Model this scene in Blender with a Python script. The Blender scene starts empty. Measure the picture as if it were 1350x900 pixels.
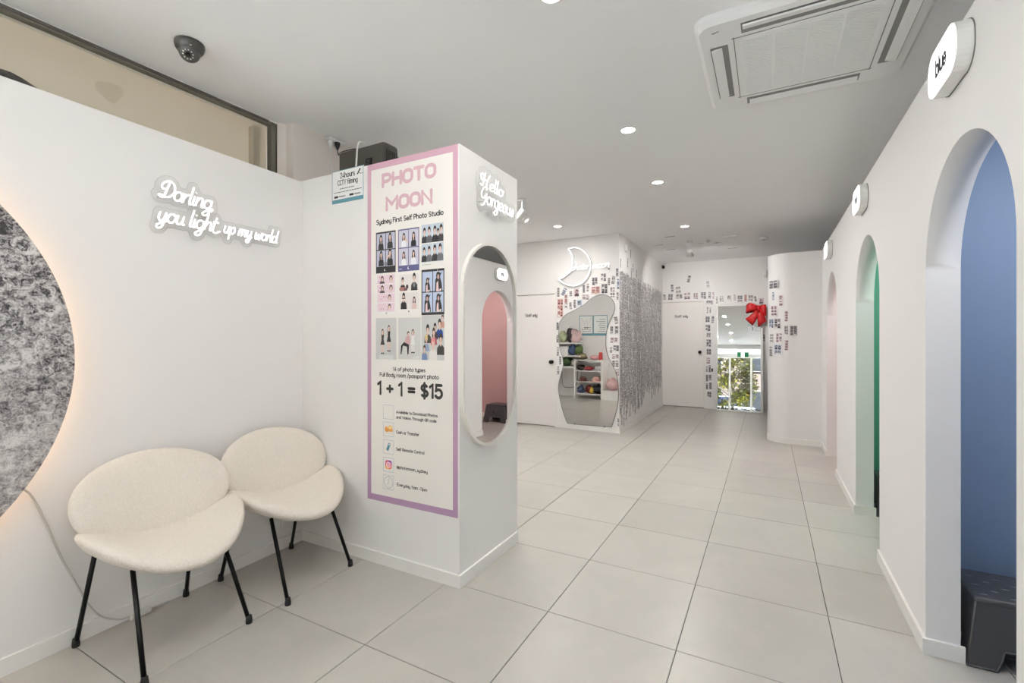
import bpy, bmesh, math, random
from mathutils import Vector, Matrix, Euler
R = random.Random(7)
PI = math.pi
SC = bpy.context.scene
COL = SC.collection
# ------------------------------------------------------------------ camera
cd = bpy.data.cameras.new('camera'); cam = bpy.data.objects.new('camera', cd); COL.objects.link(cam)
cd.sensor_width = 36; cd.lens = 16.519; cd.shift_y = -0.0031; cd.clip_start = 0.02; cd.clip_end = 200
cam.location = (0, 0, 1.337); cam.rotation_euler = (PI/2, 0, 0.4988)
SC.camera = cam
# ------------------------------------------------------------------ world: bright overcast sky
W = bpy.data.worlds.new('sky'); SC.world = W; W.use_nodes = True
W.node_tree.nodes['Background'].inputs[0].default_value = (0.90, 0.95, 1.0, 1)
W.node_tree.nodes['Background'].inputs[1].default_value = 1.7
sl_ = bpy.data.lights.new('sun', 'SUN'); sl_.energy = 140; sl_.angle = 0.01; sl_.color = (0.95, 0.98, 1.0)
sun = bpy.data.objects.new('sun', sl_); COL.objects.link(sun); sun.location = (0, 30, 40); sun.rotation_euler = (math.radians(-22), 0, math.radians(12))
SC.view_settings.view_transform = 'Standard'; SC.view_settings.look = 'None'
SC.view_settings.exposure = 0.47; SC.view_settings.gamma = 1.0; SC.view_settings.use_curve_mapping = False
SC.cycles.max_bounces = 14; SC.cycles.diffuse_bounces = 8; SC.cycles.glossy_bounces = 6
SC.cycles.transparent_max_bounces = 12; SC.cycles.caustics_reflective = False; SC.cycles.caustics_refractive = False
SC.cycles.sample_clamp_indirect = 6
LAMP_W = 4.0      # each ceiling downlight
BOOTH_FILL_W = 8.0      # unseen lamp added inside each photo booth
# ------------------------------------------------------------------ materials
def lin(c):
    return tuple(((x/255)/12.92 if x/255 <= 0.04045 else (((x/255)+0.055)/1.055)**2.4) for x in c)
_m = {}
def mat(name, col, rough=0.5, metal=0.0, spec=0.5, emit=0.0, bump=0.0, bscale=200.0, vary=0.0, vscale=3.0, coat=0.0):
    if name in _m: return _m[name]
    m = bpy.data.materials.new(name); m.use_nodes = True; nt = m.node_tree
    b = nt.nodes['Principled BSDF']; c = lin(col) + (1,)
    b.inputs['Base Color'].default_value = c; b.inputs['Roughness'].default_value = rough
    b.inputs['Metallic'].default_value = metal; b.inputs['Specular IOR Level'].default_value = spec
    if coat: b.inputs['Coat Weight'].default_value = coat
    if emit:
        b.inputs['Emission Color'].default_value = c; b.inputs['Emission Strength'].default_value = emit
    if bump or vary:
        tc = nt.nodes.new('ShaderNodeTexCoord')
    if bump:
        n = nt.nodes.new('ShaderNodeTexNoise'); n.inputs['Scale'].default_value = bscale; n.inputs['Detail'].default_value = 3
        bp = nt.nodes.new('ShaderNodeBump'); bp.inputs['Strength'].default_value = bump; bp.inputs['Distance'].default_value = 0.004
        nt.links.new(tc.outputs['Object'], n.inputs['Vector']); nt.links.new(n.outputs['Fac'], bp.inputs['Height'])
        nt.links.new(bp.outputs['Normal'], b.inputs['Normal'])
    if vary:
        n = nt.nodes.new('ShaderNodeTexNoise'); n.inputs['Scale'].default_value = vscale; n.inputs['Detail'].default_value = 5
        mx = nt.nodes.new('ShaderNodeMixRGB'); mx.blend_type = 'MIX'
        mx.inputs[1].default_value = tuple(x*(1-vary) for x in c[:3]) + (1,)
        mx.inputs[2].default_value = tuple(min(1, x*(1+vary)) for x in c[:3]) + (1,)
        nt.links.new(tc.outputs['Object'], n.inputs['Vector']); nt.links.new(n.outputs['Fac'], mx.inputs[0])
        nt.links.new(mx.outputs[0], b.inputs['Base Color'])
    _m[name] = m; return m
def glass_mat(name, tint=(255, 255, 255), gloss=0.08, rough=0.02):
    if name in _m: return _m[name]
    m = bpy.data.materials.new(name); m.use_nodes = True; nt = m.node_tree
    out = nt.nodes['Material Output']; nt.nodes.remove(nt.nodes['Principled BSDF'])
    t = nt.nodes.new('ShaderNodeBsdfTransparent'); t.inputs[0].default_value = lin(tint) + (1,)
    g = nt.nodes.new('ShaderNodeBsdfGlossy'); g.inputs['Roughness'].default_value = rough
    x = nt.nodes.new('ShaderNodeMixShader'); x.inputs[0].default_value = gloss
    nt.links.new(t.outputs[0], x.inputs[1]); nt.links.new(g.outputs[0], x.inputs[2]); nt.links.new(x.outputs[0], out.inputs[0])
    _m[name] = m; return m
def mirror_mat():
    if 'mirror_silver' in _m: return _m['mirror_silver']
    m = bpy.data.materials.new('mirror_silver'); m.use_nodes = True; nt = m.node_tree
    out = nt.nodes['Material Output']; nt.nodes.remove(nt.nodes['Principled BSDF'])
    g = nt.nodes.new('ShaderNodeBsdfGlossy'); g.inputs['Roughness'].default_value = 0.0; g.inputs[0].default_value = (0.90, 0.91, 0.90, 1)
    nt.links.new(g.outputs[0], out.inputs[0]); _m['mirror_silver'] = m; return m
WALL = mat('white_wall_paint', (235, 233, 231), 0.6, bump=0.02, bscale=60)
WALLB = mat('white_partition_paint', (234, 232, 231), 0.6, bump=0.02, bscale=60)
CEIL = mat('white_ceiling_paint', (246, 246, 246), 0.7)
SKIRT = mat('white_gloss_skirting', (236, 234, 230), 0.35)
BLACK = mat('black_metal', (14, 14, 15), 0.35, 0.6)
BLKPL = mat('black_plastic', (24, 24, 25), 0.45, bump=0.05, bscale=300)
RUB = mat('black_rubber', (18, 18, 18), 0.7)
WHPL = mat('white_plastic', (236, 236, 233), 0.4)
GRAYPL = mat('grey_plastic', (150, 150, 148), 0.5)
NEON = mat('lit_neon_tube', (255, 255, 255), 0.4, emit=1.25)
LAMPLIT = mat('lit_diffuser', (255, 253, 248), 0.4, emit=6.0)
SIGNLIT = mat('lit_sign_face', (255, 255, 255), 0.4, emit=1.3)
ACRYL = glass_mat('clear_acrylic', (253, 253, 253), 0.015, 0.1)
ACEDGE = mat('acrylic_cut_edge', (196, 196, 192), 0.3)
NEON_SHADE = mat('neon_shade_grey', (190, 188, 184), 0.5)  # grey of tubes added behind the neon, stands in for its shadow outline
PANE = glass_mat('window_glass', (250, 252, 252), 0.07)
MIRROR = mirror_mat()
# ------------------------------------------------------------------ mesh builder
class MB:
    def __init__(s): s.v = []; s.f = []; s.m = []; s.s = []; s.uv = {}
    def add(s, vs, fs, m=0, sm=False):
        o = len(s.v); s.v += [tuple(p) for p in vs]
        for f in fs: s.f.append(tuple(i+o for i in f)); s.m.append(m); s.s.append(sm)
        return s
    def box(s, x0, y0, z0, x1, y1, z1, m=0, M=None):
        vs = [(x0,y0,z0),(x1,y0,z0),(x1,y1,z0),(x0,y1,z0),(x0,y0,z1),(x1,y0,z1),(x1,y1,z1),(x0,y1,z1)]
        if M is not None: vs = [M @ Vector(p) for p in vs]
        return s.add(vs, [(0,3,2,1),(4,5,6,7),(0,1,5,4),(1,2,6,5),(2,3,7,6),(3,0,4,7)], m)
    def bbox(s, x0, y0, z0, x1, y1, z1, b=0.01, m=0, seg=2, sm=True):      # box with rounded edges
        bm = bmesh.new(); bmesh.ops.create_cube(bm, size=1)
        for v in bm.verts: v.co = Vector(((x0+x1)/2+v.co.x*(x1-x0), (y0+y1)/2+v.co.y*(y1-y0), (z0+z1)/2+v.co.z*(z1-z0)))
        bmesh.ops.bevel(bm, geom=bm.edges[:], offset=b, segments=seg, affect='EDGES', profile=0.5)
        bm.verts.index_update(); s.add([v.co for v in bm.verts], [[v.index for v in f.verts] for f in bm.faces], m, sm); bm.free(); return s
    def prism(s, poly, y0, y1, m=0, sm=False, caps=True, me=None):         # polygon in local XZ pushed along y
        n = len(poly); vs = [(a, y0, b) for a, b in poly] + [(a, y1, b) for a, b in poly]
        if caps: s.add(vs, [tuple(range(n)), tuple(range(2*n-1, n-1, -1))], m)
        return s.add(vs, [(i, (i+1) % n, n+(i+1) % n, n+i) for i in range(n)], m if me is None else me, sm)
    def slab(s, poly, z0, z1, m=0, sm=False):                              # polygon in XY pushed up z
        n = len(poly); vs = [(a, b, z0) for a, b in poly] + [(a, b, z1) for a, b in poly]
        s.add(vs, [tuple(range(n-1, -1, -1)), tuple(range(n, 2*n))], m)
        return s.add(vs, [(i, (i+1) % n, n+(i+1) % n, n+i) for i in range(n)], m, sm)
    def tube(s, pts, r, seg=8, m=0, closed=False, r2=None, cap=True):
        pts = [Vector(p) for p in pts]; n = len(pts); vs = []; ref = None
        for i, p in enumerate(pts):
            a = pts[(i-1) % n] if (closed or i) else p; b = pts[(i+1) % n] if (closed or i < n-1) else p
            t = (b-a)
            t = t.normalized() if t.length > 1e-9 else Vector((0, 0, 1))
            if ref is None: ref = t.orthogonal().normalized()
            u = (ref - t*ref.dot(t)); u = u.normalized() if u.length > 1e-6 else t.orthogonal().normalized()
            ref = u; w = t.cross(u); rr = r if r2 is None else r+(r2-r)*i/max(1, n-1)
            for k in range(seg):
                an = 2*PI*k/seg; vs.append(p+(u*math.cos(an)+w*math.sin(an))*rr)
        fs = []
        for i in range(n if closed else n-1):
            j = (i+1) % n
            for k in range(seg):
                l = (k+1) % seg; fs.append((i*seg+k, i*seg+l, j*seg+l, j*seg+k))
        s.add(vs, fs, m, True)
        if cap and not closed: s.add(vs, [tuple(range(seg-1, -1, -1)), tuple(range((n-1)*seg, n*seg))], m)
        return s
    def lathe(s, prof, o=(0,0,0), M=None, seg=24, m=0, sm=True):           # profile (r,z) turned round local z
        vs = []
        for r, z in prof:
            for k in range(seg):
                a = 2*PI*k/seg; p = Vector((r*math.cos(a), r*math.sin(a), z))
                vs.append((M @ p if M is not None else p)+Vector(o))
        n = len(prof); fs = [(i*seg+k, i*seg+(k+1) % seg, (i+1)*seg+(k+1) % seg, (i+1)*seg+k) for i in range(n-1) for k in range(seg)]
        s.add(vs, fs, m, sm)
        if prof[0][0] > 1e-6: s.add(vs, [tuple(range(seg-1, -1, -1))], m)
        if prof[-1][0] > 1e-6: s.add(vs, [tuple(range((n-1)*seg, n*seg))], m)
        return s
    def blob(s, c, rx, ry, rz, seed=0, amp=0.25, m=0, nu=14, nv=9):        # soft lump
        r = random.Random(seed); ph = [(r.uniform(0, 6.3), r.uniform(0, 6.3), r.randint(2, 5), r.randint(1, 4)) for _ in range(4)]
        vs = []
        for j in range(nv+1):
            th = PI*j/nv
            for i in range(nu):
                a = 2*PI*i/nu; d = 1+amp*sum(math.sin(k*a+p)*math.sin(l*th+q) for p, q, k, l in ph)/2
                vs.append((c[0]+rx*d*math.sin(th)*math.cos(a), c[1]+ry*d*math.sin(th)*math.sin(a), c[2]+rz*(d if math.cos(th) > 0 else 1)*math.cos(th)))
        return s.add(vs, [(j*nu+i, j*nu+(i+1) % nu, (j+1)*nu+(i+1) % nu, (j+1)*nu+i) for j in range(nv) for i in range(nu)], m, True)
    def build(s, name, mats, parent=None, loc=None, rot=None, fix=True):
        me = bpy.data.meshes.new(name); me.from_pydata(s.v, [], s.f)
        for mm in (mats if isinstance(mats, (list, tuple)) else [mats]): me.materials.append(mm)
        me.polygons.foreach_set('material_index', s.m); me.polygons.foreach_set('use_smooth', s.s)
        if fix:
            bm = bmesh.new(); bm.from_mesh(me); bmesh.ops.remove_doubles(bm, verts=bm.verts, dist=1e-6)
            bmesh.ops.recalc_face_normals(bm, faces=bm.faces); bm.to_mesh(me); bm.free()
        me.update()
        o = bpy.data.objects.new(name, me); COL.objects.link(o)
        if parent: o.parent = parent
        if loc: o.location = loc
        if rot: o.rotation_euler = rot
        return o
def tag(o, label=None, cat=None, group=None, kind=None):
    if label: o['label'] = label
    if cat: o['category'] = cat
    if group: o['group'] = group
    if kind: o['kind'] = kind
    return o
def thing(name, label, cat, loc=(0,0,0), rot=(0,0,0), group=None):
    o = bpy.data.objects.new(name, None); COL.objects.link(o); o.empty_display_size = 0.1
    o.location = loc; o.rotation_euler = rot; return tag(o, label, cat, group)
def struct(o, label, cat): return tag(o, label, cat, kind='structure')
def dup(root, loc, rot=None, label=None):
    r = root.copy(); COL.objects.link(r); r.location = loc
    if rot: r.rotation_euler = rot
    if label: r['label'] = label
    for ch in list(root.children):
        c = ch.copy(); COL.objects.link(c); c.parent = r
        for g in list(ch.children):
            d = g.copy(); COL.objects.link(d); d.parent = c
    return r
def rrect(x0, z0, x1, z1, r, n=6):
    pts = []
    for cx, cz, a0 in ((x1-r, z0+r, -90), (x1-r, z1-r, 0), (x0+r, z1-r, 90), (x0+r, z0+r, 180)):
        for i in range(n+1):
            a = math.radians(a0+90*i/n); pts.append((cx+r*math.cos(a), cz+r*math.sin(a)))
    return pts
def ell(cx, cz, rx, rz, n=16): return [(cx+rx*math.cos(2*PI*i/n), cz+rz*math.sin(2*PI*i/n)) for i in range(n)]
def smooth(pts, n=6, closed=False):                                        # Catmull-Rom through the points
    m = len(pts); out = []
    P = [Vector(p) for p in pts]
    for i in range(m if closed else m-1):
        p0 = P[(i-1) % m] if (closed or i) else P[i]; p1 = P[i]; p2 = P[(i+1) % m]
        p3 = P[(i+2) % m] if (closed or i+2 < m) else p2
        for k in range(n):
            t = k/n; out.append(0.5*((2*p1)+(p2-p0)*t+(2*p0-5*p1+4*p2-p3)*t*t+(3*p1-p0-3*p2+p3)*t**3))
    if not closed: out.append(P[-1])
    return [tuple(p) for p in out]
Y90 = PI/2
# ================================================================== THE SETTING
CZ = 2.82                        # ceiling height
# ---- floor: grout bed with every tile its own part
GX0, GY0, TX, TY = 0.854, 3.325, 0.6, 0.610
fl = struct(MB().box(-4.6, -2.6, -0.12, 2.2, 9.9, -0.004).build('floor', mat('dark_grout', (92, 88, 82), 0.9)), 'pale grey tiled floor running through the whole shop', 'floor')
def tile_mat():
    m = bpy.data.materials.new('pale_grey_porcelain'); m.use_nodes = True; nt = m.node_tree; b = nt.nodes['Principled BSDF']
    geo = nt.nodes.new('ShaderNodeNewGeometry'); oi = nt.nodes.new('ShaderNodeObjectInfo')
    n1 = nt.nodes.new('ShaderNodeTexNoise'); n1.inputs['Scale'].default_value = 2.2; n1.inputs['Detail'].default_value = 8; n1.inputs['Roughness'].default_value = 0.6; n1.inputs['Distortion'].default_value = 1.2
    nt.links.new(geo.outputs['Position'], n1.inputs['Vector'])
    ad = nt.nodes.new('ShaderNodeMath'); ad.operation = 'MULTIPLY_ADD'; ad.inputs[1].default_value = 0.35
    nt.links.new(oi.outputs['Random'], ad.inputs[0]); nt.links.new(n1.outputs['Fac'], ad.inputs[2])
    cr = nt.nodes.new('ShaderNodeValToRGB'); cr.color_ramp.elements[0].position = 0.3; cr.color_ramp.elements[1].position = 1.0
    cr.color_ramp.elements[0].color = lin((170, 166, 160))+(1,); cr.color_ramp.elements[1].color = lin((185, 181, 174))+(1,)
    nt.links.new(ad.outputs[0], cr.inputs[0]); nt.links.new(cr.outputs[0], b.inputs['Base Color'])
    b.inputs['Roughness'].default_value = 0.3; b.inputs['Specular IOR Level'].default_value = 0.4
    return m
TM = tile_mat()
g = 0.0018
t0 = MB().bbox(-TX/2+g, -TY/2+g, -0.012, TX/2-g, TY/2-g, 0.0, 0.0012, seg=1, sm=False).build('tile', TM, fl)
first = True
for i in range(-2, 9):
    for j in range(-10, 11):
        x = GX0-TX*i+TX/2-TX; y = GY0+TY*j+TY/2
        if x > 2.0 or y > 9.9 or (x < -3.2 and y < 2.2): continue
        t = t0 if first else t0.copy()
        if not first: COL.objects.link(t)
        first = False; t.location = (x, y, 0)
# ---- ceiling
struct(MB().slab([(-3.17, -2.7), (2.2, -2.7), (2.2, 9.9), (-4.6, 9.9), (-4.6, 2.64), (-3.17, 2.64)], CZ, CZ+0.1).build('ceiling', CEIL), 'flat white plasterboard ceiling over the whole shop', 'ceiling')
struct(MB().box(-3.1, -2.6, 2.68, 2.2, -0.9, CZ-0.001).build('ceiling_bulkhead', CEIL), 'white dropped bulkhead above the street window', 'bulkhead')
# ---- moon partition (very slightly off square)
def MX(y): return -2.640-0.0387*y
SL = math.atan(0.0387)
MR = (0, 0, Y90+SL)              # frame of things hung on it: x along wall, -y out of the wall
def MP(y, z, d=0.0): return (MX(y)+d, y, z)
ys, ye = -1.0, 2.08
struct(MB().slab([(MX(ys), ys), (MX(ye), ye), (MX(ye)-0.1, ye), (MX(ys)-0.1, ys)], 0, 2.376).build('wall_left', WALL), 'white freestanding partition carrying the moon lamp', 'wall')
struct(MB().slab([(MX(ys)+0.012, ys), (MX(ye)+0.012, ye-0.012), (MX(ye), ye-0.012), (MX(ys), ys)], 0, 0.07).build('baseboard_left', SKIRT), 'low white baseboard under the moon partition', 'baseboard')
# ---- column box with the poster
struct(MB().box(-2.80, 2.08, 0, -1.455, 2.73, 2.383).build('wall_column', WALL), 'white boxed column carrying the price poster', 'wall')
struct(MB().slab([(-2.72, 2.068), (-1.443, 2.068), (-1.443, 2.73), (-1.455, 2.73), (-1.455, 2.08), (-2.72, 2.08)], 0, 0.068).build('baseboard_column', SKIRT), 'low white baseboard round the poster column', 'baseboard')
# ---- original side wall with high window and pier
BEIGE = bpy.data.materials.new('beige_blind'); BEIGE.use_nodes = True
_n = BEIGE.node_tree; _n.nodes.remove(_n.nodes['Principled BSDF'])
_d = _n.nodes.new('ShaderNodeBsdfDiffuse'); _t = _n.nodes.new('ShaderNodeBsdfTranslucent'); _x = _n.nodes.new('ShaderNodeMixShader'); _x.inputs[0].default_value = 0.42
_d.inputs[0].default_value = lin((212, 200, 183))+(1,); _t.inputs[0].default_value = lin((214, 205, 192))+(1,)
_n.links.new(_d.outputs[0], _x.inputs[1]); _n.links.new(_t.outputs[0], _x.inputs[2]); _n.links.new(_x.outputs[0], _n.nodes['Material Output'].inputs[0])
KHAKI = mat('khaki_window_frame', (112, 108, 96), 0.5)
struct(MB().box(-3.16, -2.6, 0, -2.965, 2.06, 2.36).box(-3.16, -2.6, 2.805, -2.965, 2.06, CZ).build('wall_side', WALL), 'painted wall behind the moon partition', 'wall')
struct(MB().slab([(-3.16, 2.06), (-2.963, 2.06), (-2.945, 2.09), (-2.935, 2.112), (-2.857, 2.112), (-2.857, 2.66), (-3.16, 2.66)], 0, CZ).build('wall_pier', mat('pier_paint', (232, 224, 217), 0.6)), 'cream painted pier between high window and column', 'wall')
w1 = thing('window_1', 'long high window strip above the moon partition', 'window', (-2.985, 0, 2.36)); w1['kind'] = 'structure'
f = MB(); f.box(-0.02, -1.0, 0.425, 0.022, 2.045, 0.447); f.box(-0.02, 2.02, 0, 0.022, 2.058, 0.447); f.box(-0.02, -1.0, 0, 0.02, 2.045, 0.02)
fr = f.build('frame', KHAKI, w1)
f = MB()
for k in range(60):                                                        # ragged dark sealant bead along the frame's top
    f.box(0.022, -1.0+k*0.05, 0.436-R.uniform(0, 0.006), 0.028, -0.95+k*0.05, 0.448)
for k in range(12): f.box(0.022, 2.054-R.uniform(0, .003), k*0.037, 0.028, 2.06, (k+1)*0.037)
f.build('sealant', mat('dark_sealant', (84, 80, 72), 0.9), w1)
MB().box(-0.003, -1.0, 0.02, 0.003, 2.02, 0.425).build('pane', PANE, w1)
MB().box(-0.09, -2.5, -0.02, -0.088, 2.058, 0.46).build('blind', BEIGE, w1)
MB().box(-0.085, 1.93, 0.0, -0.03, 1.975, 0.40).box(-0.086, 1.70, 0.085, -0.078, 1.93, 0.091).build('jamb', mat('cream_jamb', (205, 190, 168), 0.6), w1)
# ---- rear white block with mirror, staff door beside it, collage on its side
struct(MB().box(-4.35, 6.53, 0, -3.645, 6.63, CZ).box(-3.645, 6.53, 2.012, -2.82, 6.63, CZ).slab([(-2.82, 6.53), (-1.84, 6.53), (-1.84, 9.65), (-1.97, 9.65), (-1.97, 6.63), (-2.82, 6.63)], 0, CZ).build('wall_block', WALL), 'white rear block whose side is papered with photo strips', 'wall')
struct(MB().slab([(-2.80, 6.518), (-1.828, 6.518), (-1.828, 9.64), (-1.84, 9.64), (-1.84, 6.53), (-2.80, 6.53)], 0, 0.07).build('baseboard_block', SKIRT), 'low white baseboard round the rear block', 'baseboard')
# ---- back wall
struct(MB().box(-1.97, 9.65, 2.05, 0.02, 9.75, CZ).box(-1.97, 9.65, 0, -1.91, 9.75, 2.05).box(-1.075, 9.65, 0, 0.02, 9.75, 2.05).build('wall_back', WALL), 'white back wall with staff door and leaning mirror', 'wall')
struct(MB().box(-1.06, 9.638, 0, -0.002, 9.65, 0.07).build('baseboard_back', SKIRT), 'low white baseboard on the back wall', 'baseboard')
# ---- curved partition
cp = [(0.59, 6.90), (0.25, 6.90)]+[(0.25-0.25*math.sin(PI/2*i/14), 7.15-0.25*math.cos(PI/2*i/14)) for i in range(1, 15)]+[(0.0, 9.65), (0.12, 9.65), (0.12, 7.2), (0.30, 7.02), (0.70, 7.02), (0.70, 6.90)]
struct(MB().slab(cp, 0, 2.42).build('wall_curved', WALLB), 'white partition with a rounded corner', 'wall')
q = [(0.578, 6.888), (0.25, 6.888)]+[(0.25-0.262*math.sin(PI/2*i/14), 7.15-0.262*math.cos(PI/2*i/14)) for i in range(1, 15)]+[(-0.012, 9.638), (0.0, 9.638)]+[(0.25-0.25*math.sin(PI/2*i/14), 7.15-0.25*math.cos(PI/2*i/14)) for i in range(14, 0, -1)]+[(0.25, 6.90), (0.578, 6.90)]
struct(MB().slab(q, 0, 0.07).build('baseboard_curved', SKIRT), 'low white baseboard following the rounded partition', 'baseboard')
# ---- right partition with three arches
ARCH = [(1.762, 2.594), (3.533, 4.405), (5.51, 6.42)]
X0, X1, TOPZ, APEX = 0.588, 0.70, 2.43, 2.036
def right_wall():
    mb = MB(); N = 32; y = -1.2
    def quad(a, b, c, d):
        mb.add([(X0,)+a, (X0,)+b, (X0,)+c, (X0,)+d], [(0, 1, 2, 3)]); mb.add([(X1,)+a, (X1,)+b, (X1,)+c, (X1,)+d], [(3, 2, 1, 0)])
    def strip(a, b, sm=False): mb.add([(X0,)+a, (X0,)+b, (X1,)+b, (X1,)+a], [(0, 1, 2, 3)], 0, sm)
    for a, b in ARCH:
        c, r = (a+b)/2, (b-a)/2; zs = APEX-r
        quad((y, 0), (a, 0), (a, zs), (y, zs)); quad((y, zs), (a, zs), (a, TOPZ), (y, TOPZ))
        arc = [(c-r*math.cos(PI*k/N), zs+r*math.sin(PI*k/N)) for k in range(N+1)]
        for p, q_ in zip(arc, arc[1:]): quad(p, q_, (q_[0], TOPZ), (p[0], TOPZ)); strip(p, q_, True)
        strip((a, 0), (a, zs)); strip((b, zs), (b, 0)); y = b
    quad((y, 0), (6.90, 0), (6.90, TOPZ), (y, TOPZ))
    strip((-1.2, TOPZ), (6.90, TOPZ)); strip((-1.2, 0), (-1.2, TOPZ)); strip((6.9, 0), (6.9, TOPZ)); strip((-1.2, 0), (1.7, 0))
    return mb
o = right_wall().build('wall_right', WALLB); struct(o, 'long white partition with three round arches', 'wall')
edges = [-1.2]+[e for ab in ARCH for e in ab]+[6.888]
for k, nm in zip(range(0, 8, 2), ('near', 'middle', 'far', 'end')):
    a, b = edges[k], edges[k+1]
    if k: pts = [(X0-0.012, a-0.012), (X0-0.012, b+(0.012 if k < 6 else 0))]+([(X1+0.012, b+0.012), (X1+0.012, b), (X0, b)] if k < 6 else [(X0, b)])+[(X0, a), (X1+0.012, a), (X1+0.012, a-0.012)]
    else: pts = [(X0-0.012, a), (X0-0.012, b+0.012), (X1+0.012, b+0.012), (X1+0.012, b), (X0, b), (X0, a)]
    struct(MB().slab(pts, 0, 0.066).build('baseboard_'+nm, SKIRT), 'low white baseboard on the %s pier of the arched partition' % {'near': 'nearest', 'middle': 'second', 'far': 'third', 'end': 'last'}[nm], 'baseboard')
# ---- booths behind the arches
BC = [('blue', (138, 158, 186), 1.28, 3.06), ('green', (100, 172, 148), 3.12, 4.90), ('pink', (208, 174, 172), 4.96, 6.84)]
for nm, c, a, b in BC:
    pm = mat(nm+'_booth_paint', c, 0.6)
    struct(MB().box(1.72, a, 0, 1.78, b, 2.43).box(X1, b, 0, 1.78, b+0.06, 2.43).box(X1, a-0.0, 0, 1.72, a+0.012, 2.43).build('wall_'+nm, pm), '%s painted wall inside the photo booth' % nm, 'wall')
    struct(MB().box(1.708, a+0.012, 0, 1.72, b, 0.07).box(X1+0.013, b-0.012, 0, 1.708, b, 0.07).build('baseboard_'+nm, SKIRT), 'white baseboard inside the %s booth' % nm, 'baseboard')
struct(MB().box(0.705, 1.0, 2.435, 1.795, 6.85, 2.46).build('ceiling_tint_block', CEIL), 'unseen white lid added over the booths to keep their colour off the ceiling', 'ceiling')  # unseen lid added to stop booth colours tinting the main ceiling
struct(MB().slab([(0.125, 9.74), (0.125, 7.205), (0.305, 7.025), (1.79, 7.025), (1.79, 9.74)], 2.39, 2.415).build('ceiling_bounce_lid', CEIL), 'unseen white lid added behind the rounded partition to bounce light up', 'ceiling')  # unseen lid added so its white top reflects light onto the ceiling
struct(MB().box(1.80, -2.6, 0, 1.9, 9.9, CZ).box(0.71, -2.6, 0, 1.80, -2.5, CZ).box(0.02, 9.76, 0, 1.80, 9.86, CZ).build('wall_outer', WALL), 'plain outer wall behind the photo booths', 'wall')
# ---- hidden side of the shop seen in the wavy mirror
struct(MB().box(-4.45, 2.74, 0, -4.35, 6.63, CZ).box(-4.45, 2.64, 0, -2.857, 2.74, CZ).box(-2.857, 2.73, 0, -1.455, 2.74, 2.383).build('wall_dressing', WALL), 'white walls of the dressing corner behind the column', 'wall')
struct(MB().box(-4.35, 2.74, 0, -1.455, 2.752, 0.07).box(-4.35, 2.752, 0, -4.338, 6.53, 0.07).build('baseboard_dressing', SKIRT), 'white baseboard in the dressing corner', 'baseboard')
# ---- street front behind the camera
wf = thing('window_2', 'full width street window with white frames behind the camera', 'window', (0, -2.55, 0)); wf['kind'] = 'structure'
FRM = mat('white_aluminium', (232, 230, 226), 0.4)
f = MB(); f.box(-3.1, -0.03, 0, 0.588, 0.03, 0.06); f.box(-3.1, -0.03, 2.54, 0.588, 0.03, 2.61); f.build('frame', FRM, wf)
for x in (-2.95, -0.98, -0.18, 0.53): MB().box(x-0.035, -0.035, 0.06, x+0.035, 0.035, 2.54).build('mullion', FRM, wf)
for a, b in ((-2.915, -1.015), (-0.945, -0.215), (-0.145, 0.495)): MB().box(a, -0.004, 0.06, b, 0.004, 2.54).build('pane', PANE, wf)
struct(MB().box(-3.1, -2.6, 2.61, 0.7, -2.5, 2.68).box(0.588, -2.5, 0, 0.70, -1.2, 2.68).build('wall_front', WALL), 'white lintel and return beside the street window', 'wall')
struct(MB().box(-40, -60, -0.3, 40, -8.0, -0.06).build('road', mat('road_asphalt', (44, 44, 46), 0.9, vary=0.1)), 'dark asphalt road beyond the pavement', 'road')
struct(MB().box(-40, -8.0, -0.3, 40, -2.6, -0.02).build('street_pavement', mat('street_paving', (218, 219, 220), 0.9, vary=0.1)), 'grey street pavement outside the window', 'pavement')
# ================================================================== DOORS
DOOR = mat('white_door_paint', (234, 230, 226), 0.45)
def door(name, label, x0, x1, y, h, knob, txt, tw):
    t = thing(name, label, 'door', (x0, y, 0)); t['kind'] = 'structure'; w = x1-x0
    MB().box(0.004, 0.010, 0.012, w-0.004, 0.05, h-0.004).build('door_leaf', DOOR, t)
    MB().box(-0.03, -0.006, 0, 0.0, 0.06, h+0.03).box(w, -0.006, 0, w+0.03, 0.06, h+0.03).box(0, -0.006, h, w, 0.06, h+0.03).build('door_frame', DOOR, t)
    MB().box(0, 0.055, 0, w, 0.06, h).build('shadow_gap', mat('dark_gap', (60, 56, 52), 0.9), t)
    k = MB(); M = Matrix.Rotation(PI/2, 4, 'X')
    k.lathe([(0.028, 0.0), (0.028, 0.008), (0.012, 0.012), (0.012, 0.035), (0.026, 0.042), (0.030, 0.055), (0.024, 0.068), (0.0, 0.071)], (knob[0]-x0, 0.010, knob[1]), M, 20)
    k.build('knob', BLACK, t)
    s = MB(); text(s, 'Staff only', txt[0]-x0-tw/2, txt[1]-0.02, 0.045, 0.009, tw, 0.0094); s.build('lettering', mat('ink_grey', (96, 92, 92), 0.7), t)
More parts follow.
